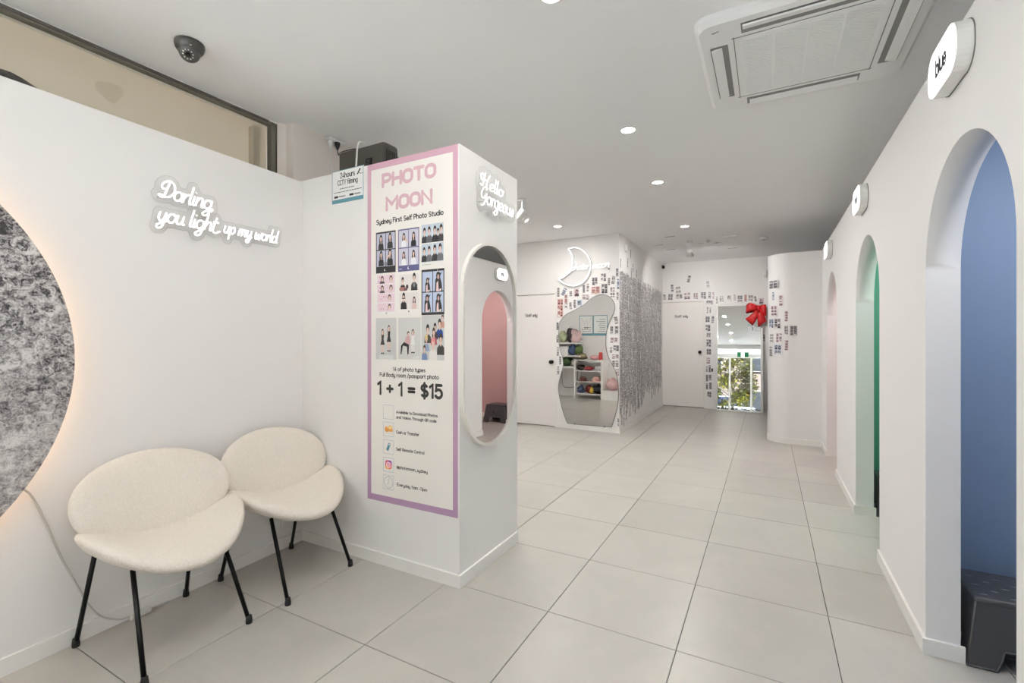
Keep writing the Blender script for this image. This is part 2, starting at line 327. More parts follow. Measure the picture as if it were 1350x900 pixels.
# ================================================================== STROKE LETTERS (round pen, one line wide)
def A(cx, cy, rx, ry, a0, a1, n=12): return [(cx+rx*math.cos(math.radians(a0+(a1-a0)*i/n)), cy+ry*math.sin(math.radians(a0+(a1-a0)*i/n))) for i in range(n+1)]
B_ = A(.3, .33, .3, .33, 0, 360, 18)
G = {
 'a': (.6, [B_, [(.6,.66),(.6,0)]]), 'b': (.6, [B_, [(0,1),(0,0)]]), 'c': (.5, [A(.3,.33,.3,.33,50,310)]), 'd': (.6, [B_, [(.6,1),(.6,0)]]),
 'e': (.6, [[(0,.34)]+[(.6,.34)]+A(.3,.33,.3,.33,0,315)]), 'f': (.36, [[(.4,.98)]+A(.3,.8,.16,.18,90,180,6)+[(.14,0)], [(0,.62),(.34,.62)]]),
 'g': (.6, [B_, [(.6,.66),(.6,-.05)]+A(.33,-.05,.27,.25,0,-140,8)]), 'h': (.54, [[(0,1),(0,0)], [(0,.3)]+A(.27,.39,.27,.27,180,0,8)+[(.54,0)]]),
 'i': (.06, [[(.03,.66),(.03,0)], [(.03,.92),(.03,.93)]]), 'k': (.5, [[(0,1),(0,0)], [(.45,.64),(.02,.28)], [(.16,.4),(.5,0)]]), 'l': (.06, [[(.03,1),(.03,0)]]),
 'm': (.86, [[(0,.66),(0,0)], [(0,.4)]+A(.215,.44,.215,.22,180,0,8)+[(.43,0)], [(.43,.4)]+A(.645,.44,.215,.22,180,0,8)+[(.86,0)]]),
 'n': (.54, [[(0,.66),(0,0)], [(0,.3)]+A(.27,.39,.27,.27,180,0,8)+[(.54,0)]]), 'o': (.6, [B_]), 'p': (.6, [B_, [(0,.66),(0,-.32)]]), 'q': (.6, [B_, [(.6,.66),(.6,-.32)]]),
 'r': (.34, [[(0,.66),(0,0)], [(0,.34)]+A(.27,.37,.27,.29,180,75,6)]), 's': (.42, [A(.21,.49,.19,.17,40,270,8)+A(.21,.16,.2,.16,90,-140,8)]),
 't': (.38, [[(.14,.92),(.14,.16)]+A(.29,.15,.15,.15,180,290,5), [(0,.64),(.36,.64)]]), 'u': (.54, [[(0,.66),(0,.27)]+A(.27,.27,.27,.27,180,360,8), [(.54,.66),(.54,0)]]),
 'v': (.52, [[(0,.66),(.26,0),(.52,.66)]]), 'w': (.8, [[(0,.66),(.2,0),(.4,.6),(.6,0),(.8,.66)]]), 'x': (.5, [[(0,.66),(.5,0)],[(.5,.66),(0,0)]]),
 'y': (.54, [[(0,.66),(0,.3)]+A(.27,.3,.27,.29,180,360,8), [(.54,.66),(.54,-.05)]+A(.28,-.05,.26,.25,0,-140,8)]),
 'A': (.7, [[(0,0),(.35,1),(.7,0)],[(.12,.32),(.58,.32)]]), 'B': (.58, [[(0,0),(0,1),(.3,1)]+A(.3,.76,.25,.24,90,-90,8)+[(0,.52),(.32,.52)]+A(.32,.26,.27,.26,90,-90,8)+[(0,0)]]),
 'C': (.62, [A(.36,.64,.33,.36,40,180,8)+A(.36,.36,.33,.36,180,320,8)]), 'D': (.62, [[(0,0),(0,1),(.25,1)]+A(.25,.5,.38,.5,90,-90,12)+[(0,0)]]),
 'E': (.5, [[(.5,1),(0,1),(0,0),(.5,0)],[(0,.52),(.42,.52)]]), 'F': (.5, [[(.5,1),(0,1),(0,0)],[(0,.52),(.42,.52)]]), 'H': (.6, [[(0,0),(0,1)],[(.6,0),(.6,1)],[(0,.5),(.6,.5)]]),
 'M': (.78, [[(0,0),(0,1),(.39,.42),(.78,1),(.78,0)]]), 'N': (.62, [[(0,0),(0,1),(.62,0),(.62,1)]]), 'O': (.62, [A(.31,.68,.31,.32,0,180,10)+A(.31,.32,.31,.32,180,360,10)+[(.62,.68)]]),
 'P': (.58, [[(0,0),(0,1),(.3,1)]+A(.3,.7,.28,.3,90,-90,10)+[(0,.4)]]), 'Q': (.66, [A(.33,.5,.33,.5,0,360,20),[(.4,.25),(.66,-.05)]]), 'R': (.58, [[(0,0),(0,1),(.3,1)]+A(.3,.73,.27,.27,90,-90,8)+[(0,.46)],[(.28,.46),(.58,0)]]),
 'S': (.56, [A(.28,.75,.26,.25,40,270,10)+A(.28,.25,.28,.25,90,-140,10)]), 'T': (.62, [[(0,1),(.62,1)],[(.31,1),(.31,0)]]), 'V': (.66, [[(0,1),(.33,0),(.66,1)]]),
 'U': (.6, [[(0,1),(0,.3)]+A(.3,.3,.3,.3,180,360,10)+[(.6,1)]]),
 '1': (.26, [[(0,.82),(.22,1),(.22,0)]]), '2': (.54, [A(.27,.72,.26,.28,170,-30,8)+[(0,0),(.56,0)]]), '4': (.6, [[(.44,0),(.44,1),(0,.26),(.6,.26)]]),
 '5': (.54, [[(.5,1),(.08,1),(.04,.55)]+A(.26,.33,.28,.33,130,-150,10)]), '+': (.5, [[(.25,.22),(.25,.72)],[(0,.47),(.5,.47)]]), '=': (.5, [[(0,.6),(.5,.6)],[(0,.34),(.5,.34)]]),
 '$': (.56, [A(.28,.72,.25,.22,40,270,10)+A(.28,.28,.27,.22,90,-140,10),[(.28,1.1),(.28,-.1)]]), '/': (.4, [[(0,-.1),(.4,1.05)]]), '_': (.5, [[(0,-.1),(.5,-.1)]]), '-': (.3, [[(0,.35),(.3,.35)]]),
 '~': (.4, [[(0,.3),(.1,.4),(.2,.35),(.3,.3),(.4,.4)]]), '@': (.9, [A(.45,.35,.2,.22,0,360,12), [(.65,.55),(.65,.25)]+A(.45,.35,.45,.48,-20,300,16)]), ',': (.1, [[(.05,.05),(0,-.15)]]), '.': (.08, [[(.04,.02),(.04,.03)]]),
}
def layout(s, gap=.2, space=.42):
    out, x = [], 0
    for ch in s:
        if ch == ' ': x += space; continue
        w, st = G[ch]; out += [[(x+a, b) for a, b in q] for q in st]; x += w+gap
    return out, x-gap
def flat(mb, strokes, y, pw, m=0):                                         # flat round-pen strokes in XZ facing -y
    for si, st in enumerate(strokes):
        yy = y-0.00006*(si % 4); n = len(st); closed = math.hypot(st[0][0]-st[-1][0], st[0][1]-st[-1][1]) < 1e-6 and n > 3
        L, Rr, hw = [], [], pw/2
        for i, p in enumerate(st):
            a = st[i-1] if i else (st[-2] if closed else None); b = st[i+1] if i < n-1 else (st[1] if closed else None)
            d1 = None if a is None else Vector((p[0]-a[0], p[1]-a[1])); d2 = None if b is None else Vector((b[0]-p[0], b[1]-p[1]))
            d1 = d1.normalized() if d1 is not None and d1.length > 1e-9 else None; d2 = d2.normalized() if d2 is not None and d2.length > 1e-9 else None
            t = (d1 or d2 or Vector((1, 0)))+(d2 or d1 or Vector((1, 0)))
            t = t.normalized() if t.length > 1e-6 else (d1 or Vector((1, 0)))
            nx = Vector((-t.y, t.x)); c = nx.dot(Vector((-(d1 or t).y, (d1 or t).x))); k = hw*min(1.5, 1/max(0.3, c))
            L.append((p[0]+nx.x*k, yy, p[1]+nx.y*k)); Rr.append((p[0]-nx.x*k, yy, p[1]-nx.y*k))
            if c < 0.8: mb.add([(q, yy-0.00003, r) for q, r in ell(p[0], p[1], hw, hw, 10)], [tuple(range(10))], m)
        mb.add(L+Rr, [(i, n+i, n+i+1, i+1) for i in range(n-1)], m)
        if not closed:
            for p in (st[0], st[-1]): mb.add([(q, yy-0.00003, r) for q, r in ell(p[0], p[1], hw, hw, 10)], [tuple(range(10))], m)
def text_parts(s, x, z, h, pw, width, y, name, material, parent):           # big lettering: every character a part
    st, w = layout(s); sx = width/w; cx = 0
    for ch in s:
        if ch == ' ': cx += .42; continue
        gw, g_ = G[ch]; mb = MB(); flat(mb, [[(x+(cx+a)*sx, z+b*h) for a, b in q] for q in g_], y, pw); mb.build(name, material, parent, fix=False); cx += gw+.2
def text(mb, s, x, z, h, pw, width=None, y=0.0, m=0, slope=0.0):
    st, w = layout(s); sx = (width/w) if width else h
    flat(mb, [[(x+a*sx, z+b*h+a*sx*slope) for a, b in q] for q in st], y, pw, m)
door('door_1', 'white flush staff door left of the cut-out mirror', -3.645, -2.825, 6.53, 2.01, (-2.872, 0.98), (-3.222, 1.69), 0.20)
door('door_2', 'white flush staff door in the back wall left of the leaning mirror', -1.91, -1.075, 9.65, 2.046, (-1.145, 1.072), (-1.491, 1.765), 0.24)
# ================================================================== CEILING LAMPS AND FITTINGS
def spot_lamp(name, loc, power, size=0.09, parent=None):
    ld = bpy.data.lights.new(name, 'AREA'); ld.shape = 'DISK'; ld.size = size; ld.energy = power; ld.color = (1.0, 0.99, 0.98)
    lo = bpy.data.objects.new(name, ld); COL.objects.link(lo); lo.location = loc
    if parent: lo.parent = parent
    return lo
def downlight(x, y, label, z=CZ, group='recessed ceiling downlights'):
    t = thing('downlight', label, 'ceiling light', (x, y, z), group=group)
    MB().lathe([(0.046, -0.001), (0.046, -0.006), (0.058, -0.005), (0.060, 0.0), (0.046, 0.0)], seg=28).build('trim_ring', WHPL, t)
    MB().lathe([(0.0, -0.003), (0.046, -0.003)], seg=28).build('diffuser', LAMPLIT, t)
    spot_lamp('lamp', (0, 0, -0.012), LAMP_W*(1.3 if -1.4 < x < -1.2 else 1.6 if (x < -2 and y > 5) else 3.0 if y > 4 else 1.0), 0.08, t)
for x, y, l in ((-0.82, 1.86, 'ceiling downlight cut by the top edge of the photo'), (-0.874, 3.33, 'round lit ceiling downlight first from the air conditioner'),
                (-0.92, 4.58, 'round lit ceiling downlight second from the air conditioner'), (-0.969, 6.55, 'round lit ceiling downlight just ahead of the white ceiling spotlight'),
                (-2.444, 5.745, 'round lit ceiling downlight in front of the crescent moon sign'), (-2.45, 4.2, 'ceiling downlight hidden behind the poster column'),
                (-0.85, 0.3, 'ceiling downlight above the camera'), (-1.3, 1.0, 'unseen ceiling downlight added to light the floor in front of the chairs'), (-3.3, 4.6, 'unseen ceiling downlight added to light the dressing corner behind the column')):  # lamps by the chairs and dressing corner are unseen, added against dimness

    downlight(x, y, l)
downlight(-0.8, -1.6, 'bulkhead downlight nearest the exit sign, seen in the leaning mirror', 2.68)
downlight(-2.0, -1.9, 'bulkhead downlight behind the moon partition', 2.68)
for (nm, c, a, b), l in zip(BC, ('blue', 'green', 'pink')):
    t = thing('booth_fill_light', 'unseen light panel added to brighten the %s booth' % l, 'added booth light', (1.2, (a+b)/2, 2.434))  # unseen panel added to brighten the booth walls
    MB().box(-0.3, -0.05, -0.022, 0.3, 0.05, 0).build('housing', WHPL, t)
    MB().box(-0.28, -0.04, -0.025, 0.28, 0.04, -0.022).build('diffuser', LAMPLIT, t)
    spot_lamp('lamp', (0, 0, -0.035), BOOTH_FILL_W, 0.3, t)
# ---- ceiling cassette air conditioner
AC = thing('air_conditioner', 'white square cassette air conditioner in the ceiling with louvred grille', 'air conditioner', (0.165, 2.80, CZ))
ACW = mat('air_conditioner_white', (242, 242, 241), 0.4)
p = MB(); o_ = rrect(-0.475, -0.475, 0.475, 0.475, 0.07); i_ = rrect(-0.455, -0.455, 0.455, 0.455, 0.06); n = len(o_)
vs = [(a, b, 0) for a, b in o_]+[(a, b, -0.022) for a, b in o_]+[(a, b, -0.045) for a, b in i_]
p.add(vs, [(i, (i+1) % n, n+(i+1) % n, n+i) for i in range(n)]+[(n+i, n+(i+1) % n, 2*n+(i+1) % n, 2*n+i) for i in range(n)], 0, False)
def acquad(x0, y0, x1, y1, z=-0.045): p.add([(x0, y0, z), (x1, y0, z), (x1, y1, z), (x0, y1, z)], [(0, 3, 2, 1)])
p.add([(a, b, -0.0449) for a, b in i_], [tuple(range(n))])
p.build('panel', ACW, AC)
DKG = mat('air_slot_dark', (128, 128, 126), 0.7)
for k in range(4):
    M = Matrix.Rotation(k*PI/2, 4, 'Z')
    s = MB(); s.box(-0.275, -0.418, -0.0465, 0.275, -0.338, -0.0452, 0, M); sl = s.build('outlet_slot', DKG, AC)
    v = MB(); M2 = M @ Matrix.Translation((0, -0.383, -0.047)) @ Matrix.Rotation(0.25, 4, 'X'); v.box(-0.268, -0.030, -0.004, 0.262, 0.022, 0.004, 0, M2); v.build('louvre', ACW, sl)
    e = MB(); e.box(-0.32, -0.312, -0.0468, 0.32, -0.308, -0.0452, 0, M); e.build('panel_seam', DKG, AC)
gf = MB(); gf.box(-0.30, -0.30, -0.049, 0.30, -0.275, -0.0452).box(-0.30, 0.275, -0.049, 0.30, 0.30, -0.0452).box(-0.30, -0.275, -0.049, -0.275, 0.275, -0.0452).box(0.275, -0.275, -0.049, 0.30, 0.275, -0.0452)
gf.build('grille_frame', ACW, AC)
MB().box(-0.275, -0.275, -0.0458, 0.275, 0.275, -0.0453).build('filter', mat('filter_grey', (222, 220, 216), 0.8), AC)
s = MB()
for k in range(44): s.box(-0.275, -0.272+k*0.0125, -0.050, 0.275, -0.2665+k*0.0125, -0.046)
for k in range(3): s.box(-0.14+k*0.14-0.004, -0.275, -0.0485, -0.14+k*0.14+0.004, 0.275, -0.046)
tag(s.build('grille_slats', ACW, AC), kind='stuff')
m_ = MB(); m_.add([(-0.40, -0.40, -0.0456), (-0.37, -0.405, -0.0456), (-0.365, -0.40, -0.0456), (-0.395, -0.39, -0.0456)], [(0, 1, 2, 3)]); m_.build('badge', GRAYPL, AC)
MB().box(-0.06, 0.425, -0.0475, 0.03, 0.436, -0.0452).build('latch', GRAYPL, AC)
# ---- dome camera
dm = thing('dome_camera', 'dark grey dome security camera on the ceiling near the high window', 'security camera', (-2.555, 1.30, CZ))
DG = mat('graphite_plastic', (62, 60, 56), 0.35)
MB().lathe([(0.064, 0), (0.066, -0.012), (0.062, -0.03), (0.054, -0.042), (0.0, -0.044)], seg=28).build('base', DG, dm)
dirv = Vector((0.62, -0.62, -0.9)).normalized(); Q = dirv.to_track_quat('Z', 'Y').to_matrix().to_4x4()
MB().lathe([(0.0, -0.045), (0.03, -0.038), (0.046, -0.01), (0.046, 0.012), (0.040, 0.026), (0.034, 0.030), (0.0, 0.030)], (0, 0, -0.045), Q, 24).build('eyeball', DG, dm)
MB().lathe([(0.0, 0.0312), (0.010, 0.0312), (0.012, 0.034), (0.012, 0.030)], (0, 0, -0.045), Q, 16).build('lens', BLACK, dm)
e = MB()
for k in range(10):
    a = 2*PI*k/10; c = Q @ Vector((0.022*math.cos(a), 0.022*math.sin(a), 0.031)); e.lathe([(0.0, 0.0015), (0.0035, 0.0012), (0.004, 0)], (c.x, c.y, c.z-0.045), Q, 8)
e.build('infrared_ring', mat('led_white', (214, 212, 206), 0.3), dm)
for k in range(3): MB().lathe([(0.005, 0), (0.005, -0.003), (0, -0.003)], (0.056*math.cos(k*2-0.4), 0.056*math.sin(k*2-0.4), -0.034), None, 8).build('screw', WHPL, dm)
# ---- spot heads
def spotlight(loc, aim, label, arm=0.16, power=6.0):
    t = thing('ceiling_spotlight', label, 'spotlight', loc)
    MB().lathe([(0.045, 0), (0.045, -0.02), (0.0, -0.021)], seg=20).build('ceiling_rose', WHPL, t)
    MB().tube([(0, 0, -0.02), (0, 0, -arm)], 0.009, 8).tube([(0, -0.045, -arm), (0, 0.045, -arm)], 0.008, 8).build('arm', WHPL, t)
    for sgn in (-1, 1):
        Q = Vector((aim[0]*sgn, aim[1], aim[2])).normalized().to_track_quat('Z', 'Y').to_matrix().to_4x4()
        hd = MB().lathe([(0.0, -0.07), (0.03, -0.066), (0.036, -0.05), (0.036, 0.06), (0.030, 0.062), (0.028, 0.05), (0.0, 0.048)], (0, 0.045*sgn, -arm-0.02), Q, 18).build('lamp_head', WHPL, t)
        MB().lathe([(0.0, 0.052), (0.027, 0.052)], (0, 0.045*sgn, -arm-0.02), Q, 14).build('lens', mat('spot_lens', (250, 246, 238), 0.3, emit=1.2), hd)
        dv = Vector((aim[0]*sgn, aim[1], aim[2])).normalized(); sl2 = bpy.data.lights.new('spot_beam', 'SPOT'); sl2.spot_size = 1.9; sl2.spot_blend = 0.9; sl2.shadow_soft_size = 0.03; sl2.energy = power*3; sl2.color = (1.0, 0.98, 0.95)
        so2 = bpy.data.objects.new('spot_beam', sl2); COL.objects.link(so2); so2.parent = t; so2.location = Vector((0, 0.045*sgn, -arm-0.02))+dv*0.075; so2.rotation_euler = (-dv).to_track_quat('Z', 'Y').to_euler()
spotlight((-1.05, 7.60, CZ), (0.28, 0.9, -0.5), 'white twin ceiling spotlight in front of the back wall', power=12.0)
spotlight((-2.30, 4.45, CZ), (0.6, -0.1, -0.8), 'white twin ceiling spotlight peeping past the poster column')
t = thing('smoke_detector', 'round white smoke detector on the ceiling near the rounded partition', 'smoke detector', (-0.053, 7.85, CZ))
MB().lathe([(0.06, 0), (0.06, -0.018), (0.048, -0.034), (0.0, -0.036)], seg=24).build('body', WHPL, t); MB().lathe([(0.02, -0.036), (0.018, -0.04), (0, -0.041)], seg=14).build('chamber', GRAYPL, t)
tag(MB().bbox(-0.56, 7.46, CZ-0.02, -0.40, 7.54, CZ, 0.006).build('ceiling_sensor', WHPL), 'small white flat box on the ceiling before the smoke detector', 'sensor')
t = thing('alarm_sensor', 'small white alarm sensor high on the collage wall', 'sensor', (-1.84, 6.84, 2.66), (0, 0, Y90))
MB().bbox(-0.028, -0.04, -0.05, 0.028, 0, 0.05, 0.008).build('body', WHPL, t); MB().bbox(-0.02, -0.042, -0.035, 0.02, -0.038, 0.005, 0.001).build('lens', mat('sensor_lens', (214, 214, 210), 0.3), t)
t = thing('wall_sensor', 'small white box on the back wall beside the rounded partition', 'sensor', (-0.045, 9.65, 2.50)); MB().bbox(-0.03, -0.04, -0.07, 0.03, 0, 0.07, 0.01).build('body', WHPL, t)
MB().box(-0.02, -0.041, -0.05, 0.02, -0.039, -0.02).build('lens', mat('sensor_lens', (214, 214, 210), 0.3), t)
t = thing('corner_camera', 'tiny black camera in the top left corner of the back wall', 'security camera', (-1.83, 9.65, 2.76))
Q = Vector((0.5, -0.8, -0.35)).to_track_quat('Z', 'Y').to_matrix().to_4x4()
MB().tube([(0, 0, 0.0), (0, -0.04, 0.0)], 0.012, 8).build('bracket', BLKPL, t); MB().lathe([(0.0, -0.05), (0.03, -0.04), (0.035, 0.0), (0.03, 0.045), (0.0, 0.046)], (0.0, -0.055, -0.01), Q, 16).build('body', BLKPL, t)
t = thing('wall_hook', 'small black hook between the back staff door and the leaning mirror', 'hook', (-0.93, 9.65, 0.735))
MB().bbox(-0.014, -0.006, -0.03, 0.014, 0, 0.03, 0.003).build('plate', BLACK, t); MB().tube([(0, -0.006, 0.01), (0, -0.03, -0.005), (0, -0.04, 0.015)], 0.007, 8).build('hook_arm', BLACK, t)
# ---- ceiling outlet with its plugs and leads, black box and CCTV notice on the column
t = thing('ceiling_outlet', 'white double socket at the top of the cream pier', 'power outlet', (-2.83, 2.44, 2.79))
MB().bbox(-0.026, -0.075, 0.006, 0.03, 0.075, 0.022, 0.005).build('plate', WHPL, t)
def lead(name, label, pts, m, r=0.0035, plug=None, pm=None):
    c = thing(name, label, 'cable', plug)
    L = [tuple(Vector(q)-Vector(plug)) for q in pts]
    MB().tube(smooth(L, 6), r, 7, 0).build('cord', m, c)
    MB().lathe([(0.0, -0.055), (0.008, -0.05), (0.019, -0.02), (0.019, 0.0), (0, 0.001)], (0, 0, 0), None, 12).build('plug', pm or m, c)
CABW = mat('white_cable', (232, 232, 229), 0.4)
lead('white_lead', 'white cable plugged in beside the black plug under the ceiling', [(-2.83, 2.40, 2.745), (-2.828, 2.40, 2.66), (-2.825, 2.41, 2.56), (-2.80, 2.40, 2.47), (-2.79, 2.38, 2.386)], CABW, 0.004, (-2.83, 2.40, 2.795))
lead('black_lead', 'black cable with a black plug looping onto the black box', [(-2.82, 2.455, 2.745), (-2.81, 2.455, 2.70), (-2.76, 2.42, 2.69), (-2.66, 2.36, 2.665), (-2.52, 2.33, 2.645), (-2.45, 2.34, 2.638)], BLKPL, 0.004, (-2.82, 2.455, 2.795))
bx = thing('equipment_box', 'black plastic equipment box lying on top of the poster column', 'box', (-2.41, 2.44, 2.383))
bm_ = mat('charcoal_plastic', (56, 52, 48), 0.5, bump=0.04, bscale=200)
MB().bbox(-0.225, -0.14, 0, 0.205, 0.0, 0.25, 0.022, seg=3).build('body', bm_, bx)
MB().bbox(-0.21, -0.143, 0.02, 0.19, -0.139, 0.235, 0.002).build('front_panel', mat('dark_grey_panel', (68, 64, 58), 0.6), bx)
MB().slab([(-0.17, 0.0), (0.19, 0.0), (0.12, 0.14), (-0.10, 0.14)], 0.02, 0.20).build('rear_hump', bm_, bx)
s = MB(); s.box(0.045, -0.147, 0.08, 0.10, -0.142, 0.155); so = s.build('socket', BLACK, bx); MB().box(0.055, -0.155, 0.09, 0.085, -0.147, 0.12).box(0.06, -0.152, 0.125, 0.09, -0.147, 0.145).build('connector', BLKPL, so)
for k in range(6): MB().box(0.206, -0.12+k*0.018, 0.05, 0.2075, -0.112+k*0.018, 0.2).build('vent', BLACK, bx)
ck = thing('loop_cable', 'white cable looping over the front of the black box', 'cable', (-2.40, 2.27, 2.384))
MB().tube(smooth([(0.02, 0.02, 0.262), (0.0, 0.0, 0.262), (-0.005, -0.012, 0.22), (-0.002, -0.02, 0.15), (0.0, -0.03, 0.07), (-0.02, -0.03, 0.006)], 6), 0.006, 8).build('cord', CABW, ck)
MB().bbox(-0.12, -0.05, 0.0, -0.02, -0.01, 0.022, 0.008).build('adapter', CABW, ck)
INK = mat('ink_black', (34, 32, 32), 0.6); TEAL = mat('ink_teal', (92, 142, 156), 0.6); PAPER = mat('white_paper', (240, 240, 238), 0.5); INKG = mat('ink_grey', (96, 92, 92), 0.7)
cc = thing('security_notice', 'small white notice edged in teal about 24 hour CCTV filming', 'sign', (-2.433, 2.08, 2.186))
MB().box(0, -0.004, 0, 0.275, -0.0005, 0.206).build('board', PAPER, cc)
b = MB(); yy = -0.0044
def fq(mb, x0, z0, x1, z1, y, m=0): mb.add([(x0, y, z0), (x1, y, z0), (x1, y, z1), (x0, y, z1)], [(0, 1, 2, 3)], m)
fq(b, 0, 0, 0.275, 0.024, yy); fq(b, 0, 0.024, 0.004, 0.202, yy); fq(b, 0.271, 0.024, 0.275, 0.202, yy); fq(b, 0, 0.202, 0.275, 0.206, yy); b.build('border', TEAL, cc)
b = MB(); text(b, '24hours', 0.075, 0.155, 0.032, 0.0052, 0.125, yy); text(b, 'CCTV filming', 0.052, 0.112, 0.030, 0.0046, 0.172, yy); b.build('headline', INK, cc)
b = MB()
for x0, x1, z in ((0.07, 0.20, 0.086), (0.018, 0.262, 0.066)):
    x = x0
    while x < x1: w = R.uniform(0.008, 0.02); fq(b, x, z, min(x+w, x1), z+0.0045, yy); x += w+0.004
fq(b, 0.02, 0.034, 0.055, 0.047, yy); fq(b, 0.155, 0.034, 0.19, 0.047, yy); fq(b, 0.06, 0.038, 0.12, 0.043, yy); fq(b, 0.195, 0.038, 0.25, 0.043, yy); b.build('small_print', INK, cc)
b = MB(); b.add([(0.218, yy, 0.158), (0.226, yy, 0.154), (0.252, yy, 0.186), (0.243, yy, 0.192)], [(0, 1, 2, 3)]); flat(b, [[(0.236, 0.166), (0.25, 0.158), (0.268, 0.158)]], yy, 0.003); b.build('camera_icon', INK, cc)
# ---- low outlet behind the second chair and moon lamp flex
t = thing('wall_outlet', 'white socket low on the wall behind the second chair', 'power outlet', MP(1.975, 0.16), MR)
MB().bbox(-0.06, -0.012, -0.035, 0.06, 0, 0.035, 0.004).build('plate', WHPL, t)
t = thing('black_plug', 'small black plug and lead low in the corner behind the second chair', 'plug', (-2.690, 2.045, 0.17))
MB().bbox(-0.01, -0.02, -0.02, 0.035, 0.02, 0.02, 0.006).build('plug_body', BLKPL, t)
MB().tube(smooth([(0.0, 0, -0.02), (-0.005, 0.0, -0.06), (0.015, -0.01, -0.095), (0.005, -0.05, -0.11), (0.0, -0.08, -0.08)], 5), 0.0025, 6).build('cord', CABW, t)
# ================================================================== MOON LAMP
def moon_mat():
    m = bpy.data.materials.new('moon_print'); m.use_nodes = True; nt = m.node_tree; b = nt.nodes['Principled BSDF']; N = nt.nodes.new; K = nt.links.new
    tc = N('ShaderNodeTexCoord'); b.inputs['Roughness'].default_value = 0.55
    def noise(sc, det=8, ro=0.6, dist=0.0, st=(1, 1, 1)):
        mp = N('ShaderNodeMapping'); mp.inputs['Scale'].default_value = st; n = N('ShaderNodeTexNoise')
        n.inputs['Scale'].default_value = sc; n.inputs['Detail'].default_value = det; n.inputs['Roughness'].default_value = ro; n.inputs['Distortion'].default_value = dist
        K(tc.outputs['Object'], mp.inputs['Vector']); K(mp.outputs[0], n.inputs['Vector']); return n.outputs['Fac']
    def M(op, a, c, d=None):
        n = N('ShaderNodeMath'); n.operation = op
        for i, v in enumerate((a, c, d)):
            if v is None: continue
            if isinstance(v, (int, float)): n.inputs[i].default_value = v
            else: K(v, n.inputs[i])
        return n.outputs[0]
    maria = noise(2.6, 6, 0.6, 0.4)
    grain = noise(30, 12, 0.80, 1.0)
    grain2 = noise(120, 6, 0.7)
    def craters(sc, w):
        v = N('ShaderNodeTexVoronoi'); v.inputs['Scale'].default_value = sc; K(tc.outputs['Object'], v.inputs['Vector'])
        rim = M('MULTIPLY', M('SUBTRACT', 1.0, M('MINIMUM', M('MULTIPLY', M('ABSOLUTE', M('SUBTRACT', v.outputs['Distance'], 0.28), None), 9.0), 1.0)), w)
        pit = M('MULTIPLY', M('LESS_THAN', v.outputs['Distance'], 0.22), -w*0.5)
        return M('ADD', rim, pit)
    sp = N('ShaderNodeSeparateXYZ'); K(tc.outputs['Object'], sp.inputs[0])
    tone = M('MULTIPLY_ADD', sp.outputs['Z'], -0.20, 0.50)                       # the print's dark highlands and paler south
    con = M('MULTIPLY_ADD', sp.outputs['Z'], 1.0, 1.5)
    rel = M('ADD', M('MULTIPLY', M('SUBTRACT', grain, 0.5), 2.4), M('ADD', M('MULTIPLY', M('SUBTRACT', grain2, 0.5), 0.9), M('ADD', craters(9, 0.16), craters(30, 0.14))))
    val = M('ADD', M('ADD', tone, M('MULTIPLY', rel, con)), M('MULTIPLY', M('SUBTRACT', maria, 0.5), 1.3))
    cr = N('ShaderNodeValToRGB'); e = cr.color_ramp.elements
    e[0].position = 0.1; e[0].color = lin((44, 40, 42))+(1,); e[1].position = 0.95; e[1].color = lin((214, 210, 208))+(1,)
    x = e.new(0.45); x.color = lin((150, 145, 145))+(1,)
    K(val, cr.inputs[0]); K(cr.outputs[0], b.inputs['Base Color'])
    bp = N('ShaderNodeBump'); bp.inputs['Strength'].default_value = 0.25; bp.inputs['Distance'].default_value = 0.004; K(rel, bp.inputs['Height']); K(bp.outputs[0], b.inputs['Normal'])
    return m
ml = thing('moon_lamp', 'huge round moon print wall lamp with a warm glowing rim', 'wall lamp', MP(-0.05, 1.25), MR)
MB().prism(ell(0, 0, 0.92, 0.92, 128), -0.066, -0.055, sm=True).build('moon_face', moon_mat(), ml)
MB().prism(ell(0, 0, 0.88, 0.88, 64), -0.055, -0.004, sm=True).build('back_box', WHPL, ml)
ring = [(0.895*math.cos(2*PI*i/96), -0.045, 0.895*math.sin(2*PI*i/96)) for i in range(96)]
MB().tube(ring, 0.006, 6, closed=True).build('light_strip', mat('warm_led', (255, 216, 176), 0.4, emit=5.0), ml)
cf = thing('lamp_flex', 'clear flex of the moon lamp hanging down the wall to the floor', 'cable', MP(1.06, 0.0), MR)
pts = [(-0.40, -0.045, 0.80), (-0.345, -0.035, 0.735), (-0.305, -0.010, 0.68), (-0.263, -0.008, 0.558), (-0.214, -0.008, 0.394), (-0.155, -0.008, 0.236), (-0.125, -0.012, 0.154), (-0.078, -0.018, 0.073), (-0.013, -0.022, 0.026), (0.03, -0.026, 0.018)]
FLEX = mat('clear_flex', (196, 194, 190), 0.4)
MB().tube(smooth(pts, 6), 0.004, 7).tube(smooth([(0.11, -0.026, 0.016), (0.14, -0.022, 0.008), (0.2, -0.02, 0.005)], 4), 0.004, 7).build('cord', FLEX, cf)
MB().bbox(0.025, -0.045, 0.0, 0.115, -0.015, 0.026, 0.009).build('inline_driver', mat('clear_driver', (206, 205, 198), 0.3), cf)
bg_ = tag(MB().blob((0, 0, 0.0), 0.10, 0.19, 0.075, 3, 0.12).build('dark_bundle', mat('dark_cloth', (66, 64, 60), 0.8, bump=0.3, bscale=80), loc=(-2.80, 0.66, 2.376)), 'dark bundle lying on the ledge under the high window', 'bundle')
# ledge
struct(MB().slab([(MX(ys)-0.1, ys), (MX(ye)-0.1, ye), (-2.962, ye-0.03), (-2.962, ys)], 2.33, 2.37).build('trim_1', WALL), 'white ledge behind the moon partition top', 'ledge')
